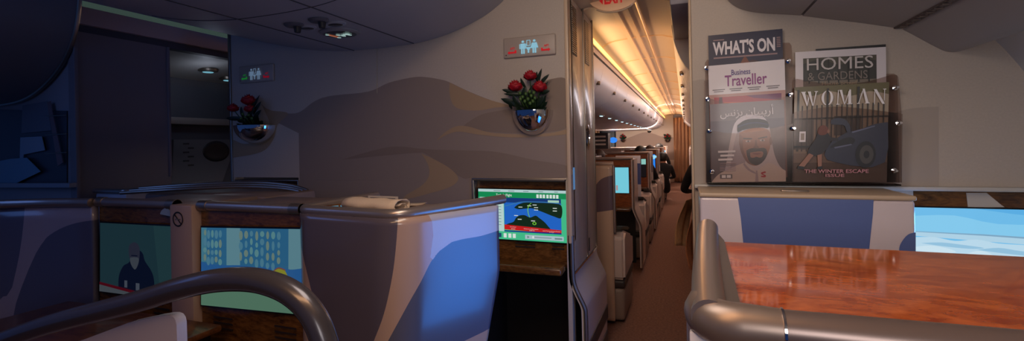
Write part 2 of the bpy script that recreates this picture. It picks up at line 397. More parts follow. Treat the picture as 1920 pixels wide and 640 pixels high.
# ================================================================== far cabin shell
YE = 16.5
b = B()
cp = [(-.64, 2.175), (-.56, 2.215), (-.40, 2.235), (-.28, 2.24), (-.16, 2.235), (-.05, 2.20), (.02, 2.15)]
strip(b, [tuple(p)[:2] for p in spline([(x, z, 0) for x, z in cp], 4)], YB+.08, YE, (0, 0, .02)); struct('ceiling_far_aisle', b, mat('far_ceiling', (226, 204, 178), .45), angle=60)
b = B()
def cz(x):
    for (a, za), (c, zc) in zip(cp, cp[1:]):
        if a <= x <= c: return za+(zc-za)*(x-a)/(c-a)
for k in range(13):
    yy = 2.86+1.05*k; xs_ = [-.63+.63*i/16 for i in range(17)]
    tube(b, [(x, yy, cz(x)+.002) for x in xs_], .009, 6)
for x, w in ((-.405, .016), (-.335, .014)): box(b, x-w, x+w, 2.75, YE, cz(x)-.012, cz(x)+.005)
struct('trim_9', b, mat('ceiling_rib', (236, 206, 170), .4))
b = B(); tube(b, [(-.26, 2.7, 2.228), (-.26, YE, 2.228)], .009, 8); struct('trim_10', b, mat('gold_rail', (220, 170, 100), .3, .8))
b = B(); box(b, -.645, -.628, 3.10, YE, 2.125, 2.17); o = obj('light_strip', b, glow('cove_amber', (255, 196, 100), 2.8)); tag(o, 'bright amber cove light strip along the far aisle ceiling', 'light')
b = B(); box(b, .0, .018, 3.6, YE, 2.10, 2.15); o = obj('light_strip', b, glow('cove_amber_soft', (255, 160, 60), 1.2)); tag(o, 'amber cove light strip hidden above the right far bins', 'light')
b = B(); strip(b, [(-.66, 2.07), (-.64, 2.12), (-.625, 2.127)], 3.1, YE, (-.02, 0, 0)); struct('trim_11', b, mat('cove_lip', (210, 176, 150), .4))
b = B(); box(b, -.062, .22, YB+.125, 3.48, 2.10, 2.3, .01); struct('ceiling_header', b, mat('header_dark', (150, 144, 152), .5))
# end wall of the far cabin with its own dunes
b = B(); box(b, -2.25, -.36, YE, YE+.08, 0, 2.3)
q = [at(u, v, y=YE-.004) for u, v in sm([(1160, 264), (1180, 258), (1205, 249), (1222, 250), (1240, 256), (1260, 258)], 4)+[(1261, 300), (1160, 300)]]
q[0].x = q[-1].x = -2.24; q[-3].x = q[-2].x = -.365
b.faces.new([b.verts.new(p) for p in q]).material_index = 1
struct('wall_far_end', b, [mat('far_wall', (190, 165, 145), .5), mat('far_dune', (150, 120, 104), .5)])
b = B(); box(b, -5.2, -2.25, YE+.2, YE+.28, 0, 2.4); struct('wall_far_left', b, mat('far_left_wall', (60, 62, 70), .6))
b = B(); box(b, -5.2, -5.1, 5.2, YE, 0, 2.4); struct('wall_far_side', b, WALL)
b = B(); box(b, -3.75, -3.0, 3.1, YE, 2.3, 2.34); struct('ceiling_far_left_aisle', b, mat('far_ceiling_left', (226, 190, 140), .5))
b = B(); box(b, -.37, 1.5, YE+.2, YE+.28, 0, 2.4); box(b, 1.4, 1.5, YB+.1, YE, 0, 2.4); struct('wall_far_right', b, WALL)

# ================================================================== seat shells near the camera
pxp = lambda co: px(co)
def rail(parent, pts, r, name='top_rail', m=METAL, fil=.06, seg=16):
    return tb(name, m, parent, fillet(pts, fil, 8), r, seg=seg)

# ---- rounded console shell in front of the flight-map screen
t = thing('seat_shell', 'rounded grey and mauve patterned seat shell with towel on top, right of cartoon screen', 'seat', (-1.1, 1.55, 0))
P0 = [(-1.375, 1.90), (-1.375, 1.385), (-.915, 1.345), (-.72, 1.735)]
def outline(z):
    k = max(0, min(1, (1.0-z)/.4)); e = .045*k*k*(3-2*k)          # the aisle end sweeps back below the arm
    fl = .0 if z > .90 else (.90-z)*.16
    pts = [(-1.375+.01*(1.17-z), 1.90, z), (-1.375+.01*(1.17-z), 1.385, z), (-.915-.02*(1.17-z), 1.345, z), (-.722-fl, 1.735-fl*.9, z)]
    return fillet(pts, .075, 10)
rows = []
for i in range(48):
    z = 1.155*(1-i/47)+.0*(i/47)
    o_ = outline(z); L = [0]
    for a, c in zip(o_, o_[1:]): L.append(L[-1]+(c-a).length)
    n = 110; row = []
    for k in range(n+1):
        d = L[-1]*k/n; j = max(0, min(len(L)-2, next((q for q in range(len(L)-1) if L[q+1] >= d-1e-9), len(L)-2)))
        f = (d-L[j])/(L[j+1]-L[j]); row.append(o_[j].lerp(o_[j+1], f))
    rows.append(row)
b = B(); loft(b, rows)
SH = shellmat('podium_lacquer', [(182, 150, 130), (90, 80, 88), (86, 88, 104), (186, 182, 190)], .22)
p = obj('shell', b, SH, t, angle=60, solid=None)
paint(p, [
    sm([(568, 400), (575, 440), (585, 500), (605, 580), (640, 660), (660, 720), (665, 780), (690, 700), (705, 650), (725, 590), (738, 520), (744, 460), (747, 400), (745, 390)], 4)+[(745, 380), (568, 380)],
    sm([(960, 418), (930, 430), (895, 441), (860, 447), (840, 452), (815, 470), (800, 490), (785, 520), (765, 560), (745, 605), (722, 660), (700, 720)], 5)+[(820, 660), (860, 637), (900, 618), (935, 598), (960, 590)],
    [(742, 380), (960, 370), (960, 418), (930, 430), (895, 441), (860, 447), (840, 452), (815, 470), (797, 495), (805, 440), (802, 405)]], px)
md = p.modifiers.new('thickness', 'SOLIDIFY'); md.thickness = .025; md.offset = 1
top = [(x, y, 1.165) for x, y in P0]
rail(t, [(-1.375, 1.86, 1.166), (-1.375, 1.385, 1.166), (-.915, 1.345, 1.166), (-.722, 1.735, 1.172), (-.70, 1.78, 1.174)], .019)
b = B(); prism(b, [(-1.36, 1.40, 1.135), (-.93, 1.365, 1.135), (-.86, 1.52, 1.135), (-.92, 1.75, 1.135), (-1.36, 1.78, 1.135)], (0, 0, .012)); obj('console_top', b, mat('console_top_laminate', (140, 118, 108), .4), t)
b = B(); prism(b, [(-1.355, 1.42, 1.147), (-1.20, 1.50, 1.147), (-1.20, 1.54, 1.147), (-1.355, 1.75, 1.147)], (0, 0, .006))
prism(b, [(-1.33, 1.43, 1.147), (-1.165, 1.49, 1.147), (-1.165, 1.50, 1.19), (-1.33, 1.445, 1.172)], (0, .02, 0)); obj('control_holder', b, BURLD, t)
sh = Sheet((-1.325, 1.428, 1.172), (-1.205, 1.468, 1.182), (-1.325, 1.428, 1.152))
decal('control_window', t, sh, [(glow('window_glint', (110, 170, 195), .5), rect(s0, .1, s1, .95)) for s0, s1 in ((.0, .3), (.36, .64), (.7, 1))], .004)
# folded towel and paper card lying on the console top
t = thing('towel', 'rolled cream towel lying on the rounded patterned seat shell', 'towel', (-1.05, 1.44, 1.148))
TOW = mat('towel_cotton', (206, 182, 160), .9, noise=.06, nscale=300)
b = B(); c0 = at(655, 377, y=1.44); c1 = at(752, 378, y=1.40); c0.z = c1.z = 1.193
d = (c1-c0).normalized(); N = Vector((-d.y, d.x, 0)); rows = []
prof = [(-.035, -.044), (-.02, -.040), (.0, -.034), (.02, -.030), (.034, -.022), (.040, -.006), (.036, .008), (.022, .016), (.0, .018), (-.018, .015), (-.03, .006), (-.036, -.006), (-.028, -.020), (-.010, -.027), (.012, -.026), (.026, -.012), (.016, .002), (.0, .004), (-.012, -.002)]
for k in range(9):
    q = c0.lerp(c1, k/8); w = .004*math.sin(k*1.7)
    rows.append([q+N*(a+w)*1.1+Vector((0, 0, h_+w*.4)) for a, h_ in prof])
loft(b, rows); obj('rolled_fold', b, TOW, t, angle=70, solid=.004)
b = B(); e0, e1 = at(645, 386, z=1.15), at(765, 388, z=1.15)
rows = [[e0.lerp(e1, k/8)+N*s_+Vector((0, 0, .003+.003*math.sin(k+s_*40))) for s_ in (-.015, .02, .05, .09, .12)] for k in range(9)]; loft(b, rows); obj('loose_end', b, TOW, t, angle=70, solid=.004)
t = thing('paper_card', 'small white printed card standing behind the rolled towel', 'card', (-1.0, 1.60, 1.148))
sh = Sheet(at(690, 367, y=1.60), at(746, 369, y=1.60), at(690, 392, y=1.60)); b = B(); prism(b, [sh.p(*q) for q in rect(0, 0, 1, 1)], (0, .002, 0)); CARD = obj('card', b, mat('card_paper', (196, 182, 172), .7), t)
decal('printed_lines', t, sh, [(mat('print_grey', (110, 104, 104), .8), rect(.08, .12+.12*i, .92-.1*(i % 2), .17+.12*i)) for i in range(3)])

# ---- flight-map screen niche in the bulkhead
def screen(parent, sh, w_items, name='screen', bezel=.006, depth=.012):
    b = B(); q = [sh.p(*s_, 0) for s_ in rect(-.012, -.02, 1.012, 1.02)]; prism(b, q, -sh.n*depth); o = obj(name, b, mat('screen_bezel', (14, 14, 16), .25), parent)
    decal('display', o, sh, w_items, .0008); return o
t = thing('monitor_niche', 'burl wood screen niche with glowing green flight map in the bulkhead', 'screen niche', (-.88, YB+.03, 0))
b = B()
prism(b, [(-1.148, YB+.03, .72), (-.606, YB+.03, .72), (-.606, YB+.045, 1.198), (-1.148, YB+.045, 1.198)], (0, .02, 0)); obj('wood_panel', b, BURLD, t)
b = B(); e = [(-1.143, YB-.006, .70), (-1.143, YB-.006, 1.196), (-.607, YB-.006, 1.196)]; tube(b, e, .009, 8); box(b, -1.154, -1.142, YB-.01, YB+.05, .70, 1.20, .003); box(b, -1.152, -.60, YB-.01, YB+.05, 1.196, 1.206, .003); obj('frame_trim', b, STEEL, t)
b = B(); box(b, -1.14, -.612, YB-.10, YB+.05, .705, .745, .012, 3); obj('table_edge', b, BURLD, t)
b = B(); box(b, -1.15, -.60, YB+.50, YB+.52, 0, .70); box(b, -1.16, -1.15, YB+.07, YB+.5, 0, .72); box(b, -.605, -.60, YB+.07, YB+.5, 0, .72); box(b, -1.15, -.60, YB+.06, YB+.5, .70, .715); obj('footwell', b, DARK, t)
ym = YB+.022
tr, br = at(1062, 358, y=ym), at(1064, 455, y=ym); tl = Vector((tr.x-.52, ym, tr.z+.004)); bl = Vector((tl.x, ym, br.z))
sh = Sheet(tl, tr, bl)
G = glow
scr = [(G('map_ui_green', (74, 205, 150), .75), rect(0, 0, 1, 1)), (G('map_bar_white', (196, 226, 226), .75), rect(0, 0, 1, .055)), (G('map_head_green', (22, 150, 90), .75), rect(0, .055, 1, .165)),
       (G('map_side', (200, 232, 228), .75), rect(.02, .165, .300, .84)), (G('map_sea', (38, 110, 215), .75), rect(.305, .165, .94, .80)),
       (G('map_sky', (26, 62, 128), .75), rect(.305, .165, .94, .26)),
       (G('map_land', (22, 46, 30), .7), sm([(.42, .36), (.47, .29), (.56, .25), (.68, .25), (.80, .25), (.94, .28), (.94, .52), (.86, .50), (.78, .45), (.70, .40), (.62, .36), (.55, .37), (.47, .385), (.42, .36)])),
       (G('map_land', (22, 46, 30), .7), sm([(.305, .72), (.35, .68), (.41, .64), (.44, .56), (.48, .51), (.54, .50), (.60, .54), (.66, .50), (.70, .54), (.76, .62), (.80, .70), (.82, .74)])+[(.82, .80), (.305, .80)]),
       (G('map_horizon', (60, 130, 190), .75), sm([(.305, .33), (.40, .28), (.50, .235), (.62, .225), (.80, .225), (.94, .25), (.94, .262), (.80, .242), (.62, .24), (.50, .255), (.40, .30), (.305, .35)], 3)),
       (G('map_red', (214, 32, 34), .75), [(.305, .70), (.94, .76), (.94, .83), (.305, .80)]), (G('map_dark_blue', (16, 50, 150), .7), rect(.305, .815, .94, .84)),
       (G('map_tab', (180, 225, 200), .75), rect(.80, .19, .92, .235))]
GW = G('map_white', (230, 240, 235), .8); GG = G('map_grey', (120, 150, 150), .7)
for i in range(14): scr.append((GG, rect(.035+.01*(i % 3), .20+.044*i, .12+.03*((i*7) % 4), .208+.044*i)))
for i in range(9): scr.append((GG, rect(.20+.012*((i*5) % 3), .22+.06*i, .275, .23+.06*i)))
for k, s0 in enumerate((.68, .715, .75, .79, .825, .86, .895)): scr.append((GW, rect(s0, .08, s0+.025, .15)))
for a, c in ((.50, .33), (.60, .30), (.66, .28), (.675, .33), (.675, .375), (.45, .50), (.49, .57), (.64, .59), (.88, .33), (.88, .38)): scr.append((GW, rect(a-.022, c, a+.022, c+.014)))
arc = [(.62, .25), (.59, .30), (.58, .38), (.585, .45), (.60, .53), (.606, .53), (.592, .45), (.588, .38), (.598, .30), (.628, .25)]; scr.append((G('map_route', (130, 215, 60), .8), arc))
scr.append((G('map_route', (130, 215, 60), .8), ell(.655, .645, .022, .03))); scr.append((G('map_land', (22, 46, 30), .7), ell(.655, .645, .013, .018)))
for k, (s0, m_) in enumerate(((.20, G('icon_purple', (110, 70, 140), .7)), (.245, G('icon_navy', (30, 80, 120), .7)), (.305, GW), (.36, GW), (.41, GW))): scr.append((m_, rect(s0, .865, s0+.034, .95)))
scr += [(G('map_player', (190, 215, 225), .7), rect(.55, .87, .97, .955)), (GG, rect(.63, .905, .84, .918)), (GW, ell(.64, .912, .012, .025)), (GG, rect(.875, .90, .955, .93)), (GG, [(.575, .885), (.575, .94), (.60, .9125)])]
for k in range(5): scr.append((GG, rect(.2+.17*k, .018, .28+.16*k, .03)))
mo = screen(t, sh, scr)
for body, r in (("Today's Flight", (.215, .085, .40, .15)), ):
    text('screen_lettering', mo, sh, body, r, GW, .01, off=.006)
for body, r in (('Ground Speed', (.37, .735, .44, .752)), ('Distance to Destination', (.53, .757, .69, .772)), ('Local Time at Present Position', (.74, .777, .93, .792)), ('814 km/h', (.385, .768, .43, .79)), ('5,082 km', (.59, .785, .65, .803)), ('2:17 pm', (.81, .802, .86, .82))):
    text('screen_lettering', mo, sh, body, r, GW, off=.006)
for s0, s1 in ((.42, .68), (.83, 1.0)):
    b = B()
    for k in range(2): box(b, tl.x+.52*s0, tl.x+.52*s1-.02, YB+.026, YB+.031, .835-.018*k, .842-.018*k)
    obj('engraved_notice', b, mat('engraving', (40, 22, 10), .6), t)

# ---- left niche with a sliver of wood visible above the seats
t = thing('monitor_niche', 'dark wood screen niche below the left flower vase, mostly hidden by seats', 'screen niche', (-2.72, YB+.03, 0))
b = B(); box(b, -3.01, -2.434, YB+.05, YB+.07, .5, 1.178); obj('wood_panel', b, BURLD, t)
b = B(); box(b, -3.012, -2.43, YB-.008, YB+.05, 1.174, 1.184, .003); box(b, -2.440, -2.43, YB-.008, YB+.05, .5, 1.18, .003); obj('frame_trim', b, STEEL, t)
b = B(); box(b, -3.01, -2.44, YB+.055, YB+.06, 0, .5); obj('footwell', b, DARK, t)

# ---- the two left seat backs with screens, and the post between them
def seat_screen(x0, x1, label, items, y=1.40, scr_px=None, off=0):
    t = thing('screen_seat', label, 'seat', ((x0+x1)/2, y+.1, 0))
    b = B(); prism(b, [(x0, y, .03), (x1, y, .03), (x1, y+.012, 1.15), (x0, y+.012, 1.15)], (0, .04, 0)); obj('wood_panel', b, BURLD, t)
    rail(t, [(x0, y+.01, 1.163), (x1, y+.01, 1.163)], .021)
    for xa, xb, nm in ((x0, x0+.05, 'rail_sleeve'), (x1-.05, x1, 'rail_sleeve')):
        tb(nm, STEEL, t, [(xa, y+.01, 1.163), (xb, y+.01, 1.163)], .0235, seg=16)
    b = B(); box(b, x0, x1, y+.05, y+.42, 1.135, 1.155, .004); obj('console_top', b, mat('console_top_laminate'), t)
    b = B(); box(b, x0, x1, y+.05, y+.40, 0, 1.135); obj('shell', b, WHITE, t)
    sh = Sheet(*[at(u, v, y=y-.006) for u, v in scr_px])
    screen(t, sh, items, depth=.004)
    for s0 in (.1, .72):
        b = B()
        for k in range(3): box(b, sh.o.x+sh.x.x*s0, sh.o.x+sh.x.x*(s0+.2), y-.003, y-.001, .70-.022*k, .707-.022*k)
        obj('engraved_notice', b, mat('engraving'), t)
    return t, sh
# left screen: a dim news picture of a bald bearded man in a dark jacket
M1 = [(G('news_teal', (54, 92, 104), .22), rect(0, 0, 1, 1)), (G('news_teal_light', (62, 104, 112), .22), [(.75, 0), (1, 0), (1, 1), (.85, 1)]),
      (G('news_jacket', (22, 34, 66), .22), sm([(.27, .90), (.28, .74), (.34, .60), (.42, .54), (.46, .44), (.55, .36), (.61, .40), (.64, .50), (.72, .62), (.76, .74), (.77, .95)])+[(.77, 1), (.27, .93)]),
      (G('news_face', (72, 76, 100), .22), sm([(.42, .42), (.42, .32), (.45, .27), (.50, .25), (.55, .28), (.57, .36), (.56, .50), (.52, .60), (.47, .60), (.44, .52), (.42, .42)])),
      (G('news_beard', (108, 118, 132), .22), sm([(.44, .47), (.50, .46), (.555, .47), (.55, .55), (.51, .63), (.47, .60), (.44, .53), (.44, .47)])),
      (G('news_jacket', (22, 34, 66), .22), rect(.455, .43, .54, .445)),
      (G('news_patch', (120, 130, 150), .22), rect(.36, .80, .40, .90)), (G('news_patch', (120, 130, 150), .22), rect(.52, .82, .57, .92)),
      (G('news_red', (128, 22, 42), .22), [(0, .86), (1, 1.0), (1, 1.0), (.7, 1.0), (0, .90)]), (G('news_white', (120, 130, 140), .22), [(0, .90), (.7, 1.0), (0, 1.0)])]
tA, shA = seat_screen(-2.62, -2.08, 'dark wood seat back whose screen shows a bearded man in a jacket', M1, scr_px=[(188, 418), (324, 425), (188, 546)])
b = B(); prism(b, [at(u, v, y=1.395) for u, v in sm([(300, 402), (303, 395), (312, 390), (320, 398), (322, 406), (310, 404), (300, 402)], 3)], (0, .004, 0)); obj('reading_light', b, mat('lens_blue_grey', (150, 170, 185), .3), tA)
# right screen: underwater cartoon backdrop of pale columns of rounded shapes
M2 = [(G('toon_blue', (58, 128, 176), .42), rect(0, 0, 1, .62)), (G('toon_pale', (124, 178, 194), .42), rect(.27, 0, .41, .47)), (G('toon_pale', (124, 178, 194), .42), rect(.88, 0, 1, .5)), (G('toon_pale2', (88, 156, 182), .42), rect(0, 0, .06, .44)),
      (G('toon_water', (52, 118, 190), .42), sm([(0, .44), (.1, .46), (.25, .47), (.4, .46), (.6, .47), (.8, .46), (.9, .48), (1, .46)], 3)+[(1, .72), (0, .72)]), (G('toon_green', (112, 158, 132), .42), rect(0, .70, 1, 1))]
rr = random.Random(3)
for s0 in (.045, .085, .13, .175, .22, .435, .49, .545, .60, .655, .71, .765, .82):
    tt = .02
    while tt < .40:
        h_ = rr.uniform(.07, .13); m_ = rr.choice([G('toon_fig', (118, 178, 186), .42), G('toon_fig2', (100, 162, 190), .42), G('toon_fig3', (140, 170, 160), .42)])
        M2.append((m_, ell(s0, tt+h_/2, rr.uniform(.013, .021), h_/2*.9, 14))); tt += h_+.01
M2 += [(G('toon_yellow', (178, 178, 60), .42), sm([(.76, .58), (.775, .49), (.82, .455), (.87, .47), (.90, .53), (.91, .60), (.94, .66), (.95, .73), (.76, .72), (.76, .58)])), (G('toon_pink', (150, 100, 90), .42), sm([(.77, .49), (.82, .445), (.88, .465), (.88, .48), (.82, .462), (.775, .50), (.77, .49)], 3))]
tB, shB = seat_screen(-1.935, -1.385, 'dark wood seat back whose screen shows a blue cartoon', M2, scr_px=[(378, 427), (566, 430), (378, 572)])
t = thing('seat_divider', 'narrow beige post with no smoking sign between two seat screens', 'post', (-2.0, 1.41, 0))
b = B(); box(b, -2.075, -1.94, 1.372, 1.48, 0, 1.168, .008); obj('post', b, mat('post_laminate', (170, 142, 128), .4), t)
sh = Sheet((-2.055, 1.371, 1.143), (-1.985, 1.371, 1.143), (-2.055, 1.371, 1.073)); K = mat('print_black', (22, 20, 24), .6)
ring = lambda a0, a1: ell(.5, .5, .46, .46, 24, a0, a1)+ell(.5, .5, .37, .37, 24, a0, a1)[::-1]
decal('no_smoking_sign', t, sh, [(K, ring(0, math.pi)), (K, ring(math.pi, 2*math.pi)), (K, [(.18, .24), (.24, .18), (.82, .76), (.76, .82)]), (mat('print_grey'), rect(.25, .47, .75, .53))])
# patterned end shell at the far left
t = thing('seat_shell', 'dark curved patterned seat shell at the far left edge, left of the bearded man screen', 'seat', (-2.9, 1.25, 0))
rows = []
for i in range(16):
    z = 1.15*(1-i/15); rows.append(spline([(-2.625, 1.385, z), (-2.75, 1.365, z), (-2.92, 1.31, z), (-3.08, 1.20, z), (-3.2, 1.02, z), (-3.26, .8, z)], 8))
b = B(); loft(b, rows); p = obj('shell', b, shellmat('left_shell_lacquer', [(150, 140, 150), (84, 84, 104), (84, 84, 104)]), t, angle=60)
paint(p, [sm([(190, 412), (150, 417), (115, 428), (85, 448), (65, 480), (40, 540), (20, 600)], 4)+[(190, 640)], sm([(47, 380), (44, 420), (36, 480), (18, 560)], 4)+[(-300, 600), (-300, 380)]], px)
md = p.modifiers.new('thickness', 'SOLIDIFY'); md.thickness = .03; md.offset = 1
rail(t, [Vector(q)+Vector((0, 0, .012)) for q in rows[0]], .021, fil=.01)
# wood console in front of it
t = thing('console_table', 'brown wood console top below the bearded man screen, behind curved grey rail', 'table', (-2.2, 1.1, 0))
b = B(); box(b, -2.75, -1.75, .72, 1.355, .672, .70, .01); obj('top', b, burl('burl_dark_table', (70, 34, 16), (128, 76, 40), .3, .2), t)
b = B(); box(b, -2.7, -1.8, .85, 1.34, 0, .672); obj('cabinet', b, DARK, t)

# ---- arched grey handrail in the foreground
t = thing('handrail', 'thick arched grey handrail in the foreground in front of the cartoon screen', 'handrail', (-1.0, .62, 0))
pts = [at(u, v, y=.62) for u, v in [(-160, 700), (0, 641), (100, 607), (250, 568), (330, 543), (390, 529), (440, 524), (485, 527), (530, 541), (565, 565), (590, 597), (606, 635), (616, 680), (622, 760)]]
pts.append(Vector((pts[-1].x+.002, .62, .02)))
tb('rail', mat('rail_grey', (82, 78, 84), .27, .5, coat=.3), t, spline(pts, 8), .0215, seg=20)
b = B(); pp = [at(u, v, y=.63) for u, v in [(-60, 700), (150, 640), (240, 606), (290, 595), (308, 592), (318, 592), (325, 595), (329, 601), (331, 610), (332, 640)]]; e1 = Vector((pp[-1].x, .63, .03)); e2 = Vector((pp[0].x, .63, .03)); prism(b, pp+[e1, e2], (0, .02, 0)); obj('infill_panel', b, mat('panel_white', (196, 188, 196), .35, coat=.3), t)

# ================================================================== right side
# ---- patterned shell with ledge, in front of the bulkhead
t = thing('seat_shell', 'white seat shell with broad blue band, below the magazine rack', 'seat', (.43, 2.25, 0))
yf = 2.12; xr = at(1718, 420, y=yf).x
b = B(); box(b, .052, xr, yf, YB-.002, .02, 1.158, .012, 3)
for poly, mi in (([(1383, 369), (1638, 369), (1637, 400), (1630, 465), (1628, 480), (1396, 480), (1389, 410)], 1), (sm([(1717, 436), (1703, 440), (1692, 452), (1686, 466), (1686, 490)], 4)+[(1717, 490)], 1)):
    b.faces.new([b.verts.new(at(u, v, y=yf-.0012)) for u, v in poly]).material_index = mi
obj('shell', b, [mat('white_shell_right', (214, 200, 206), .28, coat=.5), BLUEL], t)
b = B(); box(b, .05, xr+.004, yf-.004, YB-.032, 1.157, 1.176, .007, 3); obj('ledge', b, mat('ledge_beige', (196, 172, 148), .4), t)
b = B(); c = at(1490, 359, z=1.178); box(b, c.x-.05, c.x+.05, c.y-.012, c.y+.012, 1.175, 1.184, .004); obj('latch', b, STEEL, t)
# ---- bulkhead screen on the right
t = thing('monitor_niche', 'wood framed screen with blue sky and clouds at the right edge', 'screen niche', (1.1, YB, 0))
b = B(); box(b, .905, 1.40, YB+.012, YB+.03, .3, 1.168); obj('wood_panel', b, BURLD, t)
tl, tr_, bl = at(1712, 389, y=YB+.004), at(1925, 392, y=YB+.004), at(1712, 389, y=YB+.004); bl = Vector((tl.x, tl.y, tl.z-.30)); tr_ = Vector((tl.x+.46, tl.y, tl.z))
sh = Sheet(tl, tr_, bl)
sky = [(G('sky_blue', (112, 190, 236), .95), rect(0, 0, 1, 1)), (G('sky_blue2', (134, 204, 240), .95), sm([(0, .12), (.3, .10), (.6, .2), (1, .18)], 3)+[(1, .36), (0, .36)]),
       (G('sky_deep', (92, 176, 230), .95), [(.45, 0), (1, 0), (1, .10), (.7, .06)]),
       (G('cloud_grey', (128, 168, 196), .95), [(0, .335), (.5, .345), (1, .375), (1, .40), (.5, .365), (0, .345)]), (G('cloud_pale', (176, 212, 232), .95), [(0, .345), (.5, .365), (1, .40), (1, .48), (.5, .44), (0, .40)]),
       (G('cloud_white', (188, 220, 238), .95), sm([(0, .42), (.15, .41), (.3, .45), (.45, .42), (.6, .46), (.8, .47), (1, .5)], 4)+[(1, 1), (0, 1)]),
       (G('cloud_shadow', (150, 196, 224), .95), sm([(.05, .50), (.2, .48), (.35, .50), (.5, .53), (.4, .55), (.2, .53), (.05, .50)], 4)), (G('cloud_shadow', (150, 196, 224), .95), sm([(.45, .56), (.6, .52), (.75, .55), (.95, .57), (.95, .62), (.7, .6), (.45, .56)], 4)),
       (G('cloud_bright', (206, 230, 242), .95), sm([(.0, .56), (.12, .53), (.25, .56), (.3, .61), (.15, .63), (0, .60)], 4)), (G('cloud_bright', (206, 230, 242), .95), sm([(.38, .62), (.46, .57), (.54, .60), (.58, .68), (.42, .68), (.38, .62)], 4))]
screen(t, sh, sky, depth=.006)
b = B(); prism(b, [at(u, v, y=YB+.009) for u, v in ((1812, 362), (1850, 362), (1878, 385), (1884, 389), (1815, 389))], (0, .003, 0)); obj('painted_reflection', b, mat('reflection_grey', (196, 186, 176), .3), t)  # reflection on the wood, put in as a flat pale patch
# the light this screen throws across the cabin
lamp('screen_light', 'AREA', (1.12, YB-.012, .95), 3.0, (.14, .42, 1.0), .45, .28, aim=(-.2, 1.75, .85), spread=math.radians(130))

# ---- burl console in the right foreground
t = thing('seat_console', 'glossy orange burl wood console top with grey rail in the right foreground', 'seat', (.55, .95, 0))
b = B(); prism(b, [(.062, .725, 1.128), (1.25, .735, 1.128), (1.25, 1.165, 1.152), (.068, 1.175, 1.152)], (0, 0, .012)); obj('wood_top', b, burl('burl_gloss', (146, 58, 18), (216, 114, 50), .09, 1.0, (5, 11, 11)), t)
tb('front_rail', mat('rail_mauve_grey', (132, 116, 112), .32, .6), t, [(.10, .690, 1.150), (1.3, .712, 1.150)], .0262, seg=24)
# left rail: a rounded bar with a flat inner flange
b = B(); lp = [(.026, .69, 1.158), (.030, .86, 1.166), (.037, 1.05, 1.171), (.044, 1.20, 1.175), (.048, 1.265, 1.176), (.049, 1.285, 1.172), (.050, 1.297, 1.164)]
tube(b, spline(lp, 5), [.024]*26+[.022, .020, .016, .011, .004], 20); obj('side_rail', b, METAL, t)
b = B(); prism(b, [(.036, .72, 1.148), (.070, .735, 1.148), (.078, 1.16, 1.158), (.062, 1.27, 1.165), (.048, 1.27, 1.165)], (0, 0, .012)); obj('rail_flange', b, STEEL, t)
b = B(); lp = fillet([(.024, .78, 1.152), (.022, .690, 1.150), (.112, .690, 1.150)], .06, 10); tube(b, lp, [.024]+[.030]*(len(lp)-2)+[.0272], 20); obj('rail_elbow', b, mat('elbow_grey', (142, 126, 118), .38, .6), t)
tb('rail_ring', CHROME, t, [(.1115, .690, 1.150), (.1145, .690, 1.150)], .0288, seg=24)
b = B(); box(b, .040, .052, .72, 1.26, .02, 1.146, .004); box(b, .0, .040, .702, .718, .02, 1.13, .004); obj('side_panel', b, WHITE, t)
b = B(); prism(b, [(.052, .715, .3), (1.25, .735, .3), (1.25, .735, 1.13), (.052, .715, 1.13)], (0, .02, 0)); obj('back_panel', b, burl('burl_back', (80, 34, 10), (170, 92, 34), .2, .5), t)
tb('corner_strip', METAL, t, [(.008, .705, .05), (.008, .705, 1.10)], .009, seg=10)
b = B(); box(b, -.004, .016, .80, .825, .02, 1.115, .006); obj('outer_strip', b, METAL, t)

# ================================================================== ceiling gear
PSZ = 2.02
t = thing('overhead_service_unit', 'overhead service panel with oval seat belt sign set in the domed ceiling', 'ceiling panel', (at(600, 55, z=PSZ).x, 1.7, 2.0))
def on_soffit(u, v):
    z = 2.01
    for _ in range(6):
        p = at(u, v, z=z); z = soffit_z(max(-3, min(-.95, p.x)))
    return at(u, v, z=z)
def disc(bm, c, r, h, sx=1, sy=1, seg=24, mi=0): lathe(bm, [(r*.0+.0005, -h), (r*.8, -h), (r, -h*.4), (r, .004)], c, 'z', seg, mi=mi, sx=sx, sy=sy)
c = on_soffit(637, 60); b = B(); ang = []
disc(b, c+Vector((0, 0, -.002)), .115, .012, .95, .82); obj('sign_bezel', b, mat('bezel_grey', (150, 146, 142), .4), t)
b = B(); disc(b, c+Vector((0, 0, -.012)), .095, .004, .95, .80); lens = obj('sign_lens', b, mat('lens_dark', (30, 36, 40), .15), t)
e = RT*.02; sh = Sheet(c+Vector((-.08, -.06, -.0175)), c+Vector((.08, -.06, -.0175)), c+Vector((-.08, .06, -.0175))); sh.n = Vector((0, 0, -1))
IC = G('icon_pale', (190, 225, 220), .55); IO = G('icon_orange', (225, 130, 90), .6)
decal('sign_icons', lens, sh, [(IO, [(.16, .22), (.24, .18), (.30, .78), (.22, .82)]), (IC, ell(.19, .2, .07, .09)), (IC, ell(.27, .82, .07, .09))]+[(IC, ell(a, c_, .075, .11)) for a, c_ in ((.50, .40), (.58, .62), (.63, .5), (.78, .40), (.86, .55), (.90, .35))], .001)
for u, v, r in ((597, 36, .05), (551, 45, .05)):
    c = on_soffit(u, v); b = B(); disc(b, c, r, .014, 1, .8); o = obj('air_nozzle', b, mat('nozzle_grey', (96, 94, 98), .4), t)
    b = B(); lathe(b, [(.001, -.035), (.014, -.035), (.018, -.012), (.018, .0)], c+Vector((.012, .01, -.006)), 'z', 16); obj('nozzle_tip', b, DARK, o)
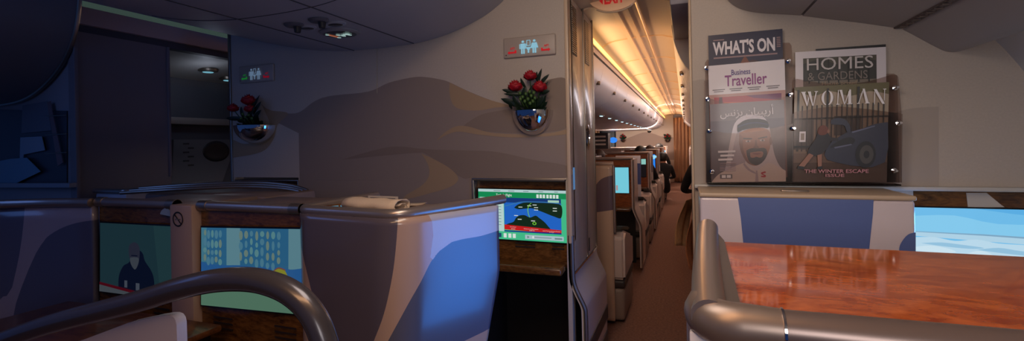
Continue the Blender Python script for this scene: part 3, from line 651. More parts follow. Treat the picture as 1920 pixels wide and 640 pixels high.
for u, v, r in ((629, 44, .05), (576, 51, .045)):
    c = on_soffit(u, v); b = B(); disc(b, c, r, .008, 1.1, .8); o = obj('reading_light', b, mat('light_rim', (170, 168, 168), .3), t)
    b = B(); disc(b, c+Vector((0, 0, -.007)), r*.72, .003, 1.1, .8); obj('lens', b, mat('lens_dark'), o)

# ---- overhead bins on the right
def pix_prof(pts): return [(p.x, p.z) for p in (at(u, v, y=YB) for u, v in pts)]
t = thing('overhead_bin', 'pale overhead bins along the right side above the magazine rack', 'overhead bin', (.6, 1.0, 1.9))
pr = sm([tuple(q) for q in pix_prof([(1345, -40), (1358, -8), (1375, 10), (1398, 20), (1430, 25), (1465, 27), (1500, 29)])], 4); b = B(); strip(b, pr, -.9, YB-.002, (0, 0, .02)); obj('inner_panel', b, CEIL, t, angle=60)
pr2 = sm([tuple(q) for q in pix_prof([(1505, 30), (1560, 37), (1620, 44), (1688, 54)])], 4); b = B(); strip(b, pr2, -.9, YB-.002, (0, 0, .02)); obj('service_channel_cover', b, CEIL, t, angle=60)
pr3 = sm([tuple(q) for q in pix_prof([(1694, 56), (1720, 70), (1748, 85), (1775, 97), (1800, 96), (1830, 84), (1856, 70)])], 4); b = B(); strip(b, pr3, -.9, YB-.002, (0, 0, .02)); obj('bin_door', b, CEIL, t, angle=60)
for (x, z), nm, w in ((pr[-1], 'seam', .004), (pr2[-1], 'grille', .022)):
    b = B(); box(b, x-.002-w, x+.004+w*.2, -.9, YB-.004, z+.002, z+.012)
    if nm == 'grille':
        for k in range(40): box(b, x-w, x+.004, .2+.056*k, .225+.056*k, z-.004, z+.004)
    obj(nm, b, mat('grille_brown', (110, 96, 90), .6), t)
# left outboard bin
t = thing('overhead_bin', 'dark overhead bin with curved end at the far upper left', 'overhead bin', (-4.2, .9, 1.9))
q = [at(u, v, y=1.86) for u, v in ((151, -30), (148, 20), (140, 65), (122, 110), (95, 148), (60, 178), (20, 193), (-40, 198), (-110, 190), (-160, 150))]
pr = sm([(p.x, p.z) for p in q], 4); b = B(); strip(b, pr, -.6, 1.868, (-.02, 0, .02)); obj('bin_shell', b, mat('left_bin_plastic', (120, 116, 122), .5), t, angle=60)
b = B(); tube(b, [(x+.003, 1.858, z-.003) for x, z in pr], .012, 8); obj('end_trim', b, STEEL, t)
b = B(); p = at(130, 68, y=1.85); tube(b, [(p.x+.0, -.5, p.z), (p.x+.0, 1.85, p.z)], .008, 6); obj('door_gap', b, BLACK, t)

# ================================================================== magazine rack and magazines
rk = thing('magazine_rack', 'smoked clear acrylic wall rack with chrome studs holding the magazines', 'magazine rack', (.47, 2.40, 1.19))
def plate(name, pts, y, parent=rk, th=.0025):
    b = B(); prism(b, [at(u, v, y=y) for u, v in pts], (0, th, 0)); return obj(name, b, ACR, parent)
def rr4(u0, v0, u1, v1, r=8): return sm([(u0, v1), (u0, v0+r), (u0+r*.3, v0+r*.3), (u0+r, v0)], 3)[0:]+sm([(u1-r, v0), (u1-r*.3, v0+r*.3), (u1, v0+r), (u1, v1)], 3)
plate('back_plate', [(1324, 343), (1322, 118), (1326, 112), (1334, 111), (1338, 84), (1480, 80), (1484, 86), (1488, 146), (1676, 138), (1684, 144), (1690, 210), (1690, 342)], 2.437)
plate('pocket_front', [(1323, 343), (1320, 152)]+sm([(1328, 150), (1370, 160), (1420, 158), (1470, 148), (1485, 144)], 4)+[(1486, 343)], 2.418)
plate('pocket_front', [(1324, 343), (1322, 186)]+sm([(1328, 184), (1370, 194), (1420, 192), (1470, 182), (1486, 178)], 4)+[(1487, 343)], 2.398)
plate('pocket_front', [(1325, 343), (1324, 246)]+sm([(1330, 244), (1370, 250), (1420, 246), (1470, 236), (1487, 232)], 4)+[(1488, 343)], 2.374)
plate('pocket_front', [(1486, 343), (1488, 150)]+sm([(1494, 148), (1560, 158), (1620, 154), (1672, 140)], 4)+[(1682, 141), (1686, 343)], 2.416)
plate('pocket_front', [(1484, 343), (1486, 214)]+sm([(1492, 210), (1560, 200), (1620, 204), (1680, 212)], 4)+[(1692, 214), (1691, 343)], 2.388)
b = B(); q0, q1 = at(1326, 343, y=2.372), at(1690, 343, y=2.372); box(b, q0.x, q1.x, 2.37, 2.44, q0.z-.006, q0.z, .002); obj('bottom_edge', b, ACR, rk)
for u, v, y in ((1325, 128, 2.41), (1478, 115, 2.41), (1327, 186, 2.39), (1482, 177, 2.39), (1331, 246, 2.366), (1487, 241, 2.366), (1678, 165, 2.41), (1684, 231, 2.38), (1335, 322, 2.366), (1676, 320, 2.38)):
    c = at(u, v, y=y); b = B(); lathe(b, [(.001, -.006), (.006, -.0055), (.010, -.002), (.010, .004), (.005, .005), (.005, .03)], c, 'y', 16); 
    for vt in b.verts: vt.co.y = 2*c.y-vt.co.y if False else vt.co.y
    obj('stud', b, CHROME, rk)
def ink(n, c=(0, 0, 0)): return mat('ink_'+n, c, .38, coat=.25)
WH = ink('white', (226, 218, 222))
def magazine(label, tl, tr, bl, y, items, th=.006, group='magazines in the wall rack'):
    a, c, d = at(*tl, y=y), at(*tr, y=y), at(*bl, y=y)
    t = thing('magazine', label, 'magazine', (a+c)/2, group); sh = Sheet(a, c, d)
    b = B(); prism(b, [sh.p(*q, 0) for q in rect(0, 0, 1, 1)], (0, th, 0)); obj('pages', b, mat('paper', (214, 204, 200), .7), t)
    decal('cover', t, sh, items, .0008); return t, sh
# "What's On"
t, sh = magazine("dark blue magazine titled WHAT'S ON at the top left of the rack", (1328, 67), (1467, 54), (1332, 300), 2.426,
    [(ink('midnight', (38, 34, 62)), rect(0, 0, 1, 1)), (ink('maroon', (74, 36, 36)), sm([(0, .25), (.2, .24), (.4, .27), (.6, .22), (.8, .26), (1, .22)], 3)+[(1, 1), (0, 1)]), (ink('rust', (120, 62, 40)), sm([(.45, .23), (.5, .19), (.55, .23), (.6, .3), (.4, .3), (.45, .23)], 3)), (ink('grey_rose', (150, 120, 122)), rect(.07, .18, .93, .192)), (ink('grey_rose', (150, 120, 122)), rect(.07, .04, .22, .048))])
text('title_lettering', t, sh, "WHAT'S ON", (.06, .055, .90, .165), WH, .035, .0035)
decal('fine_print', t, sh, [(ink('grey_rose'), rect(.92, .06+.014*i, .97, .068+.014*i)) for i in range(6)], .0032)
# business travel magazine
t, sh = magazine('white magazine titled Business Traveller with a red picture, left column of the rack', (1328, 124), (1471, 111), (1333, 335), 2.406,
    [(WH, rect(0, 0, 1, 1)), (ink('rose_paper', (186, 140, 132)), rect(0, .26, 1, 1)), (ink('sunset_red', (170, 44, 58)), rect(.07, .285, .95, .8)), (ink('sunset_violet', (116, 44, 92)), [(.5, .285), (.95, .285), (.95, .34), (.6, .31)]), (ink('tower_dark', (84, 30, 50)), [(.14, .285), (.18, .285), (.19, .42), (.12, .42)]), (ink('sunset_orange', (206, 96, 66)), [(.2, .33), (.95, .36), (.95, .42), (.2, .42)])]
    +[(ink('grey_print', (110, 100, 104)), rect(a, .215, a+.17, .222)) for a in (.05, .28, .52, .76)]+[(ink('grey_print', (110, 100, 104)), rect(a+.02, .232, a+.15, .238)) for a in (.05, .28, .52, .76)])
text('title_lettering', t, sh, 'Traveller', (.22, .098, .77, .195), ink('violet', (140, 52, 128)), .012, .0035)
text('title_lettering', t, sh, 'Business', (.31, .052, .56, .10), ink('indigo', (84, 62, 132)), .012, .0035)
# Arabic business magazine with a portrait
SK = ink('skin', (178, 122, 92)); SKD = ink('skin_shade', (136, 86, 64)); BEARD = ink('beard', (52, 38, 36)); ROBE = ink('robe', (224, 210, 206)); GH = ink('headcloth', (216, 206, 214)); GHS = ink('headcloth_fold', (180, 166, 178))
t, sh = magazine('front magazine with Arabic title and man in white headdress, bottom left of the rack', (1331, 196), (1470, 187), (1334, 342), 2.384,
    [(ink('portrait_grey', (120, 110, 118)), rect(0, 0, 1, 1)), (ink('masthead_grey', (140, 130, 134)), rect(0, 0, 1, .22)),
     (GH, sm([(.16, 1.0), (.22, .72), (.28, .45), (.34, .26), (.46, .17), (.60, .165), (.73, .20), (.80, .32), (.83, .50), (.86, .66), (.92, .8), (1, .88)], 4)+[(1, 1)]),
     (GHS, sm([(.30, .62), (.36, .40), (.42, .34), (.46, .52), (.48, .72), (.40, .86), (.26, .95), (.30, .62)], 4)),
     (SK, sm([(.40, .38), (.56, .33), (.74, .34), (.81, .40), (.815, .52), (.79, .62), (.72, .74), (.62, .80), (.52, .77), (.44, .66), (.40, .52), (.40, .38)], 4)),
     (SKD, sm([(.40, .40), (.44, .44), (.45, .60), (.52, .74), (.58, .79), (.50, .76), (.43, .65), (.395, .52), (.40, .40)], 4)),
     (BEARD, sm([(.49, .605), (.56, .58), (.64, .585), (.72, .58), (.76, .61), (.76, .68), (.70, .76), (.62, .795), (.54, .76), (.50, .69), (.49, .605)], 4)), (SK, sm([(.54, .635), (.62, .625), (.71, .63), (.70, .69), (.66, .70), (.625, .69), (.58, .70), (.545, .69), (.54, .635)], 4)), (ink('lip', (150, 82, 76)), sm([(.56, .645), (.63, .64), (.69, .645), (.63, .665), (.56, .645)], 3)),
     (BEARD, [(.45, .445), (.57, .455), (.57, .47), (.45, .465)]), (BEARD, [(.65, .455), (.77, .435), (.77, .455), (.65, .47)]), (WH, ell(.515, .492, .035, .012, 12)), (WH, ell(.705, .487, .035, .012, 12)), (BEARD, ell(.518, .492, .014, .012, 10)), (BEARD, ell(.708, .487, .014, .012, 10)),
     (SKD, sm([(.61, .48), (.60, .55), (.58, .575), (.62, .585), (.665, .575), (.64, .55), (.63, .48)], 3)), (SKD, ell(.815, .50, .018, .05, 12)),
     (BEARD, sm([(.375, .285), (.48, .225), (.62, .215), (.74, .235), (.785, .275), (.785, .335), (.70, .325), (.56, .33), (.44, .35), (.375, .37), (.375, .285)], 4)), (ink('cord_blue', (62, 58, 92)), sm([(.38, .30), (.5, .265), (.64, .258), (.78, .285), (.78, .30), (.64, .275), (.5, .282), (.38, .318)], 3)),
     (ROBE, sm([(.0, 1.0), (.10, .90), (.28, .82), (.46, .76), (.52, .80), (.62, .86), (.73, .79), (.80, .77), (.93, .83), (1, .87)], 4)+[(1, 1)]), (GHS, [(.61, .86), (.63, .86), (.645, 1), (.60, 1)]), (GHS, sm([(.46, .76), (.52, .83), (.60, .88), (.60, .90), (.50, .85), (.44, .78)], 3)),
     (ink('emblem_red', (190, 24, 46)), sm([(.68, .885), (.73, .87), (.74, .89), (.70, .90), (.74, .92), (.73, .945), (.68, .94), (.68, .925), (.72, .925), (.68, .905), (.68, .885)], 2)),
     (ink('grey_print'), rect(.12, .90, .29, .955)), (WH, rect(.145, .91, .20, .945)), (WH, rect(.215, .91, .27, .945))]
    +[(WH, rect(.10+.03*(i % 2), .60+.05*i, .34-.02*(i % 3), .625+.05*i)) for i in range(3)]+[(ink('grey_rose'), rect(.12, .76+.022*i, .34, .768+.022*i)) for i in range(5)])
text('title_lettering', t, sh, '\ufeb2\ufee7\ufeb0\ufe91 \ufee5\ufe8e\ufef4\ufe92\ufef3\ufead\ufe83', (.14, .045, .86, .20), WH, .01, .0075)
# homes magazine
DG = ink('moss_dark', (52, 50, 44))
t, sh = magazine('white bordered magazine titled HOMES & GARDENS at the top right of the rack', (1491, 98), (1661, 88), (1493, 330), 2.424,
    [(WH, rect(0, 0, 1, 1)), (DG, rect(.09, .055, .90, .93)), (ink('moss', (78, 74, 60)), sm([(.09, .10), (.3, .07), (.5, .12), (.7, .08), (.90, .1)], 3)+[(.90, .055), (.09, .055)]), (ink('stone', (120, 108, 94)), rect(.09, .24, .90, .31)), (ink('moss', (78, 74, 60)), rect(.4, .26, .6, .5))]
    +[(ink('bark', (34, 32, 30)), rect(.15+.11*k, .06, .165+.11*k, .26)) for k in range(7)])
t2 = ink('silver_print', (206, 198, 196))
text('title_lettering', t, sh, 'HOMES', (.13, .06, .86, .155), t2, .0, .006)
text('title_lettering', t, sh, '& GARDENS', (.14, .172, .80, .235), ink('grey_brown_print', (134, 122, 114)), .0, .006)
text('title_lettering', t, sh, 'House proud', (.30, .25, .68, .285), ink('sand_print', (170, 140, 110)), .0, .006)
b = B(); q = [at(u, v, y=2.432) for u, v in ((1530, 92), (1661, 83), (1661, 320), (1530, 320))]; prism(b, q, (0, .0025, 0)); m_ = obj('magazine', b, ink('black', (26, 22, 24))); tag(m_, 'dark magazine peeking out behind the white bordered homes magazine', 'magazine', 'magazines in the wall rack')
# fashion magazine
GY = ink('pavement', (150, 132, 120)); FE = ink('railing', (44, 40, 40)); PE = ink('pale_facade', (168, 150, 130)); CARC = ink('car_blue_grey', (44, 46, 66)); CARD_ = ink('car_dark', (22, 22, 30)); HR = ink('hair_auburn', (110, 52, 34)); CO = ink('coat_dark', (36, 30, 36)); LG = ink('leg_tone', (150, 104, 86))
it = [(PE, rect(0, 0, 1, 1)), (ink('leaves', (104, 96, 62)), sm([(0, .03), (.2, .10), (.4, .06), (.6, .12), (.8, .08), (1, .12)], 3)+[(1, 0), (0, 0)]), (GY, rect(0, .70, 1, 1)), (ink('kerb', (112, 98, 92)), rect(0, .80, 1, 1)), (ink('shade_door', (84, 76, 70)), rect(.0, .34, .22, .66)), (ink('shade_door', (84, 76, 70)), rect(.44, .32, .72, .52))]
it += [(FE, rect(.03+.0535*k, .20 if k % 6 else .03, .043+.0535*k+(.012 if k % 6 == 0 else 0), .68)) for k in range(18)]+[(FE, rect(0, .33, 1, .345)), (FE, rect(0, .62, 1, .64))]+[(WH, rect(.06, .47, .13, .58)), (GY, rect(.075, .49, .115, .56))]
it += [(CARC, sm([(.34, .72), (.36, .66), (.42, .58), (.50, .53), (.58, .49), (.70, .47), (.84, .42), (.99, .40)], 4)+[(1, .66), (.97, .80), (.84, .85), (.62, .83), (.48, .80), (.37, .77)]),
       (CARD_, sm([(.40, .63), (.50, .57), (.60, .54), (.66, .57), (.62, .62), (.50, .63), (.40, .65)], 4)), (ink('car_glint', (96, 100, 126)), [(.44, .64), (.62, .61), (.63, .62), (.45, .655)]), (ink('car_glint', (96, 100, 126)), [(.62, .485), (.86, .43), (.86, .44), (.63, .50)]),
       (CARC, sm([(.40, .36), (.47, .34), (.55, .36), (.60, .42), (.61, .50), (.57, .48), (.54, .42), (.46, .41), (.40, .40), (.40, .36)], 4)),
       (CARD_, ell(.77, .72, .105, .135, 24)), (ink('rim_grey', (70, 66, 66)), ell(.78, .72, .072, .095, 20)), (CARD_, ell(.78, .72, .03, .04, 14))]
it += [(CO, sm([(.26, .49), (.33, .48), (.39, .52), (.40, .58), (.36, .66), (.30, .71), (.22, .73), (.15, .70), (.18, .63), (.23, .56), (.26, .49)], 4)), (CO, [(.36, .53), (.48, .55), (.48, .575), (.37, .57)]), (HR, sm([(.27, .44), (.31, .41), (.36, .43), (.37, .48), (.34, .51), (.28, .51), (.26, .48), (.27, .44)], 4)), (LG, ell(.375, .475, .014, .02, 10)),
       (LG, [(.17, .70), (.22, .72), (.12, .84), (.06, .86), (.05, .84)]), (LG, [(.26, .72), (.31, .71), (.31, .84), (.27, .85)]), (CARD_, [(.05, .83), (.12, .84), (.11, .865), (.04, .86)]), (CARD_, [(.265, .84), (.315, .835), (.32, .865), (.26, .865)])]
t, sh = magazine('front magazine titled WOMAN showing a figure at a blue car, bottom right of the rack', (1490, 164), (1667, 154), (1486, 341), 2.396, it)
def stencil(ch):
    Wd = {'W': [[(0, 0), (.22, 0), (.42, 1), (.36, 1)], [(.40, 0), (.60, 0), (.78, 1), (.72, 1)], [(.44, .3), (.50, .5), (.40, 1), (.37, .95)], [(.92, 0), (1, 0), (.80, 1), (.76, 1)], [(-.04, 0), (.28, 0), (.28, .05), (-.04, .05)], [(.84, 0), (1.06, 0), (1.06, .05), (.84, .05)]],
          'O': [ell(.5, .5, .5, .5, 14, math.pi*.55, math.pi*1.45)+ell(.42, .5, .2, .44, 14, math.pi*.55, math.pi*1.45)[::-1], ell(.5, .5, .5, .5, 14, -math.pi*.45, math.pi*.45)+ell(.58, .5, .2, .44, 14, -math.pi*.45, math.pi*.45)[::-1]],
          'M': [[(.06, 0), (.12, 0), (.08, 1), (.03, 1)], [(.16, 0), (.34, 0), (.56, 1), (.50, 1)], [(.84, 0), (.90, 0), (.58, .95), (.55, .88)], [(.76, .15), (.94, 0), (.98, 1), (.78, 1)], [(-.04, .95), (.18, .95), (.18, 1), (-.04, 1)], [(.70, .95), (1.05, .95), (1.05, 1), (.70, 1)]],
          'A': [[(.42, 0), (.60, 0), (.98, 1), (.74, 1)], [(.42, .08), (.46, .2), (.12, 1), (.06, 1)], [(-.04, .95), (.22, .95), (.22, 1), (-.04, 1)], [(.64, .95), (1.06, .95), (1.06, 1), (.64, 1)]],
          'N': [[(0, 0), (.24, 0), (.96, 1), (.74, 1)], [(.06, .1), (.12, .2), (.10, 1), (.05, 1)], [(.88, 0), (.94, 0), (.93, .8), (.88, .72)], [(.78, 0), (1.04, 0), (1.04, .05), (.78, .05)]]}
    return Wd[ch]
its = []
for ch, s0, s1 in (('W', .07, .24), ('O', .29, .415), ('M', .455, .61), ('A', .67, .79), ('N', .835, .955)):
    for poly in stencil(ch): its.append((ink('letter_white', (240, 236, 240)), [(s0+(s1-s0)*x, .055+.15*y+(.012 if ch in 'N' else 0)) for x, y in poly]))
decal('title_lettering', t, sh, its, .014, .00002)
text('title_lettering', t, sh, 'THE WINTER ESCAPE', (.12, .868, .80, .905), ink('pink_print', (190, 130, 140)), .015, .018)
text('title_lettering', t, sh, 'ISSUE', (.35, .915, .55, .945), ink('pink_print', (190, 130, 140)), .015, .018)
# the dim rack on the far left bulkhead
rk2 = thing('magazine_rack', 'dark magazine rack at the far left edge of the picture', 'magazine rack', (-4.2, 1.85, 1.19))
def flat(name, pts, y, m, parent, th=.004): b = B(); prism(b, [at(u, v, y=y) for u, v in pts], (0, th, 0)); return obj(name, b, m, parent)
flat('back_plate', [(-60, 345), (-60, 205), (125, 208), (125, 345)], 1.872, mat('rack_dark', (60, 58, 66), .4), rk2)
for v in (217, 252, 287): tb('wire', STEEL, rk2, [at(85, v+1, y=1.845), at(124, v-1, y=1.845)], .003, seg=6)
flat('bottom_ledge', [(-60, 352), (-60, 344), (130, 344), (130, 352)], 1.83, mat('rack_ledge', (150, 146, 152), .4), rk2, .045)
for i, (lab, pts, c, y) in enumerate((('dim grey magazine at the top of the far left rack', [(42, 198), (88, 190), (96, 245), (40, 250)], (110, 104, 112), 1.864), ('dim pale magazine in the middle of the far left rack', [(38, 258), (78, 256), (84, 282), (44, 290), (40, 330), (36, 330)], (150, 158, 170), 1.858), ('leaning thin dark magazine beside the wires of the far left rack', [(88, 192), (94, 190), (118, 305), (108, 312)], (120, 90, 92), 1.852), ('large pale blue magazine at the bottom of the far left rack', [(-40, 310), (20, 298), (50, 296), (76, 322), (30, 344), (-40, 344)], (120, 150, 170), 1.850))):
    m_ = flat('magazine', pts, y, mat('rack_mag_%d' % i, c, .5), None, .003); tag(m_, lab, 'magazine')

# ================================================================== lavatory signs and flower vases
def lav_sign(tl, tr, bl, label, left, right, s):
    a, c, d = (at(*q, y=YB-.016) for q in (tl, tr, bl)); t = thing('lavatory_sign', label, 'sign', (a+c)/2, 'lavatory signs on the bulkhead'); c.z = a.z; d.x = a.x
    sh = Sheet(a, c, d); b = B(); box(b, a.x, c.x, YB-.015, YB, d.z, a.z, .008, 3); obj('sign_plate', b, mat('sign_plastic', (176, 160, 148), .4), t)
    P = G('sign_icon_%s' % s[0], (150, 205, 225) if s[0] == 'r' else (120, 150, 185), s[1]); it = []
    for cx, f in ((.39, 0), (.61, 1)):
        it.append((P, ell(cx, .27, .026, .058, 14)))
        it.append((P, [(cx-.045, .36), (cx+.045, .36), (cx+(.045 if not f else .075), .62), (cx-(.045 if not f else .075), .62)]))
        it += [(P, rect(cx-.035, .62, cx-.006, .86)), (P, rect(cx+.006, .62, cx+.035, .86))]
        if not f: it += [(P, rect(cx-.066, .38, cx-.05, .62)), (P, rect(cx+.05, .38, cx+.066, .62))]
    it += [(P, r) for r in (rect(.462, .22, .474, .50), rect(.526, .22, .538, .50), rect(.462, .22, .538, .25), rect(.462, .47, .538, .50))]+[(P, [(.455, .56), (.545, .56), (.52, .70), (.48, .70)]), (P, rect(.485, .70, .515, .84))]
    sp = sh.n*.0; o = decal('pictogram', t, sh, it, .003)
    for (m_, x0, dr) in ((left, .09, -1), (right, .735, 1)):
        w = .17; ar = [(0, .45), (.22, .25), (.22, .37), (.82, .37), (.82, .2), (1, .2), (1, .55), (.22, .55), (.22, .67)]
        poly = [(x0+w*(x if dr < 0 else 1-x), .60+.42*(y-.1)) for x, y in ar]
        decal('arrow', t, sh, [(m_, poly)], .003); text('lettering', t, sh, 'AFT', (x0+w*.3, .50, x0+w*.85, .60), m_, .02, .003)
    decal('sensor_dot', t, sh, [(mat('print_black'), ell(.06, .86, .012, .028, 10))], .003)
RD = G('sign_red'+'', (235, 28, 40), .55); RDD = G('sign_red_dim', (170, 10, 40), .42); GRD = G('sign_green_dim', (30, 150, 60), .40)
lav_sign((943, 72), (1041, 60), (945, 110), 'lit lavatory sign with two red arrows on the bulkhead above the right vase', RD, RD, ('r', .75))
lav_sign((447, 125), (511, 118), (447, 157), 'dim lavatory sign with a green and a red arrow above the left vase', GRD, RDD, ('l', .45))

def leaf(bm, base, tip, w, curl=.3, mi=0):
    base, tip = Vector(base), Vector(tip); d = tip-base; s_ = d.cross(Vector((0, 1, .2))).normalized()*w; rows = []
    nrm = d.cross(s_).normalized()*w*curl
    for k in range(7):
        t_ = k/6; wd = math.sin(math.pi*min(1, t_*.92+.05))**.8 if k < 6 else .02; c = base+d*t_+nrm*math.sin(t_*3.1)*1.4
        rows.append([c-s_*wd+nrm*.6*wd, c-nrm*.3, c+s_*wd+nrm*.6*wd])
    loft(bm, rows, mi=mi)
def rose(bm, c, r, rnd):
    c = Vector(c)
    for ring, (n, rr_, h, tilt) in enumerate(((3, .28, .62, .05), (4, .55, .5, .2), (5, .85, .3, .42), (5, 1.05, .08, .7))):
        for k in range(n):
            a = 2*math.pi*k/n+ring*.7+rnd.uniform(-.1, .1); ax = Vector((math.cos(a), math.sin(a), 0)); tg = Vector((-math.sin(a), math.cos(a), 0)); rows = []
            for i in range(5):
                u = i/4; hh = -.75+(h+.75)*u; rad = rr_*(.35+.65*math.sin(u*1.7))+tilt*u*u*.25; wd = rr_*.95*(math.sin(.35+u*2.3))
                rows.append([c+(ax*(rad*(1-.28*v*v))+tg*wd*v+Vector((0, 0, 1.35*(hh-.12*abs(v)*u)+.15)))*r for v in (-1, -.5, 0, .5, 1)])
            loft(bm, rows)
    ball(bm, c+Vector((0, 0, -.1*r)), r*.42, 1, 1, 1.35, 12)
def vase(tl, tr, bot, label, roses, leaves, buds, seed):
    a, c, d = (at(*q, y=YB-.05) for q in (tl, tr, bot)); cx = (a.x+c.x)/2; R = (c.x-a.x)/2; z0 = a.z; rnd = random.Random(seed)
    t = thing('flower_vase', label, 'vase', (cx, YB, d.z), 'wall vases on the bulkhead')
    b = B(); hgt = z0-d.z
    prof = [(R*math.cos(u), -hgt*math.sin(u)) for u in [i*math.pi/2/12 for i in range(13)]]; prof[-1] = (.002, -hgt)
    lathe(b, prof[::-1]+[(R*.95, .0), (R*.85, -.012), (.002, -.02)], (cx, YB-.002, z0), 'z', 48, half=True); obj('bowl', b, CHROME, t)
    fl = thing('rose_bouquet', label.replace('chrome half bowl wall vase', 'red roses').split(' on the')[0]+', standing in the chrome wall vase', 'flowers', (cx, YB-.05, z0), 'red rose bouquets in the wall vases')
    for u, v, r in roses:
        p = at(u, v, y=YB-.075); b = B(); rose(b, p, r, rnd); ro = obj('rose', b, ROSE, fl, angle=80, solid=.0012)
        b = B(); tube(b, [p+Vector((0, 0, -.01)), (p.x*.6+cx*.4, YB-.05, z0+.03), (cx, YB-.045, z0-.012)], .003, 6); obj('stem', b, STEM, fl)
    for (u0, v0), (u1, v1), w in leaves:
        b = B(); leaf(b, at(u0, v0, y=YB-.06), at(u1, v1, y=YB-.07-rnd.uniform(0, .03)), w); obj('leaf', b, LEAF, fl, angle=80, solid=.001)
    b = B()
    for k in range(60):
        a_ = rnd.uniform(0, 6.28); x = cx+R*.8*math.cos(a_)*rnd.random()**.5; z = z0+rnd.uniform(.0, .075)
        leaf(b, (x*.7+cx*.3, YB-.05, z0-.01+(z-z0)*.3), (x+rnd.uniform(-.02, .02), YB-.05-rnd.uniform(.0, .055), z), .010)
    o = obj('foliage', b, mat('foliage_dark', (24, 42, 24), .5), fl, angle=80)
    for u, v in buds:
        p = at(u, v, y=YB-.105); b = B(); ball(b, p, .0085, 1, 1, 1.2, 10); tube(b, [p, (p.x*.6+cx*.4, YB-.05, z0-.005)], .002, 6); obj('green_bud', b, LEAFY, fl)
vase((957, 209), (1033, 207), (995, 254), 'chrome half bowl wall vase on the bulkhead beside the far aisle', [(995, 141), (966, 160), (1013, 161)] and [(994, 141, .030), (966, 161, .034), (1012, 162, .034)],
     [((985, 200), (939, 185), .018), ((972, 175), (941, 168), .012), ((985, 178), (944, 176), .010), ((1005, 165), (1016, 128), .010), ((1010, 160), (1030, 139), .010), ((1012, 175), (1031, 170), .012), ((1005, 150), (1007, 134), .009), ((985, 165), (976, 146), .009), ((1010, 180), (1028, 152), .008), ((960, 205), (955, 190), .009), ((1000, 205), (1022, 178), .014), ((990, 200), (1002, 156), .02), ((985, 200), (985, 160), .02), ((975, 204), (962, 178), .016)],
     [(975, 175), (980, 182), (986, 176), (990, 186), (996, 180), (1001, 174), (984, 190), (976, 186), (1003, 184), (994, 194), (993, 172), (999, 190)], 4)
vase((443, 237), (506, 234), (475, 271), 'chrome half bowl wall vase on the bulkhead at the left, in shadow', [(466, 187, .040), (469, 203, .032), (437, 202, .032)],
     [((460, 222), (424, 222), .016), ((470, 215), (487, 178), .010), ((475, 215), (490, 190), .012), ((470, 205), (484, 186), .009), ((475, 225), (490, 206), .014), ((460, 225), (452, 200), .016), ((465, 225), (478, 200), .018), ((455, 230), (444, 222), .012)],
     [(455, 214), (460, 220), (466, 216), (472, 222), (452, 222)], 9)

# ================================================================== monument (closet) at the left of the aisle
XM = -.578
t = thing('galley_closet', 'tall glossy cream closet with two narrow vented doors beside the aisle', 'closet', (-.85, 2.8, 0))
YM = 3.16
b = B(); box(b, -1.16, XM-.004, YB+.07, YM, .72, 2.32); obj('body', b, CREAM, t)
def xq(u, v, x=XM): p = at(u, v, x=x); return p
y1, y2, y3, y4 = 2.50, 2.825, 2.86, 3.125
for ya, yb in ((y1, y2), (y3, y4)):
    za = .70; b = B(); box(b, XM-.002, XM+.006, ya, yb, za, 2.19, .003); d = obj('door', b, mat('closet_door', (196, 172, 150), .3, coat=.25), t)
    b = B(); y0_ = ya+.02; zb_ = 1.885; box(b, XM+.006, XM+.0085, y0_, y0_+.125, zb_, 2.155); ven = obj('vent', b, mat('vent_frame', (70, 54, 44), .5), d)
    b = B()
    for k in range(22): box(b, XM+.008, XM+.011, y0_+.008, y0_+.117, zb_+.008+.0118*k, zb_+.013+.0118*k)
    obj('louvres', b, STEEL, d)
for yy in (y2+.018, YM-.015): bx('door_post', STEEL, t, XM-.002, XM+.010, yy-.012, yy+.012, .70, 2.25, .003)
c = at(1098, 258, x=XM); b = B(); lathe(b, [(.001, .004), (.030, .006), (.034, .014), (.024, .018), (.022, .010), (.001, .010)], (XM+.004, c.y, c.z), 'x', 24, sx=1.0, sy=2.3); obj('door_latch', b, CHROME, t)
bx('latch_bar', DARK, t, XM+.012, XM+.020, c.y-.006, c.y+.006, c.z-.06, c.z+.06, .002)
c = at(1103, 455, x=XM); bx('lock_slot', BLACK, t, XM+.006, XM+.009, c.y-.012, c.y+.004, c.z-.05, c.z+.03)
c = at(1074, 335, x=XM); bx('painted_screen_reflection', G('reflected_screen', (110, 170, 235), .45), t, XM+.006, XM+.0075, c.y-.018, c.y+.018, c.z-.06, c.z+.06)  # screen reflection in the closet door, put in as a glowing strip
# flared lower panel
pf = [(XM, .90), (XM+.001, .72), (XM+.005, .655), (XM+.022, .605), (XM+.046, .555), (XM+.061, .52), (XM+.065, .48), (XM+.065, .28), (XM+.060, .02)]
b = B(); strip(b, [tuple(p)[:2] for p in spline([(x, z, 0) for x, z in pf], 4)], YB+.0, YM, (-.02, 0, 0)); obj('flared_panel', b, mat('flare_lacquer', (206, 196, 192), .2, coat=.5), t, angle=50)
b = B(); tube(b, [(x+.002, YB+.0, z) for x, z in [tuple(p)[:2] for p in spline([(x, z, 0) for x, z in pf], 4)]], .012, 8); obj('edge_trim', b, STEEL, t)
b = B(); box(b, XM+.060, XM+.071, YB+.02, YM, .22, .31, .004); box(b, XM+.058, XM+.069, YB+.02, YM, .0, .14, .004); obj('kick_strip', b, mat('kick_dark', (70, 52, 46), .5), t)
b = B(); box(b, XM+.002, XM+.008, YB+.02, YM-.005, .685, .697); obj('sill_line', b, CHROME, t)

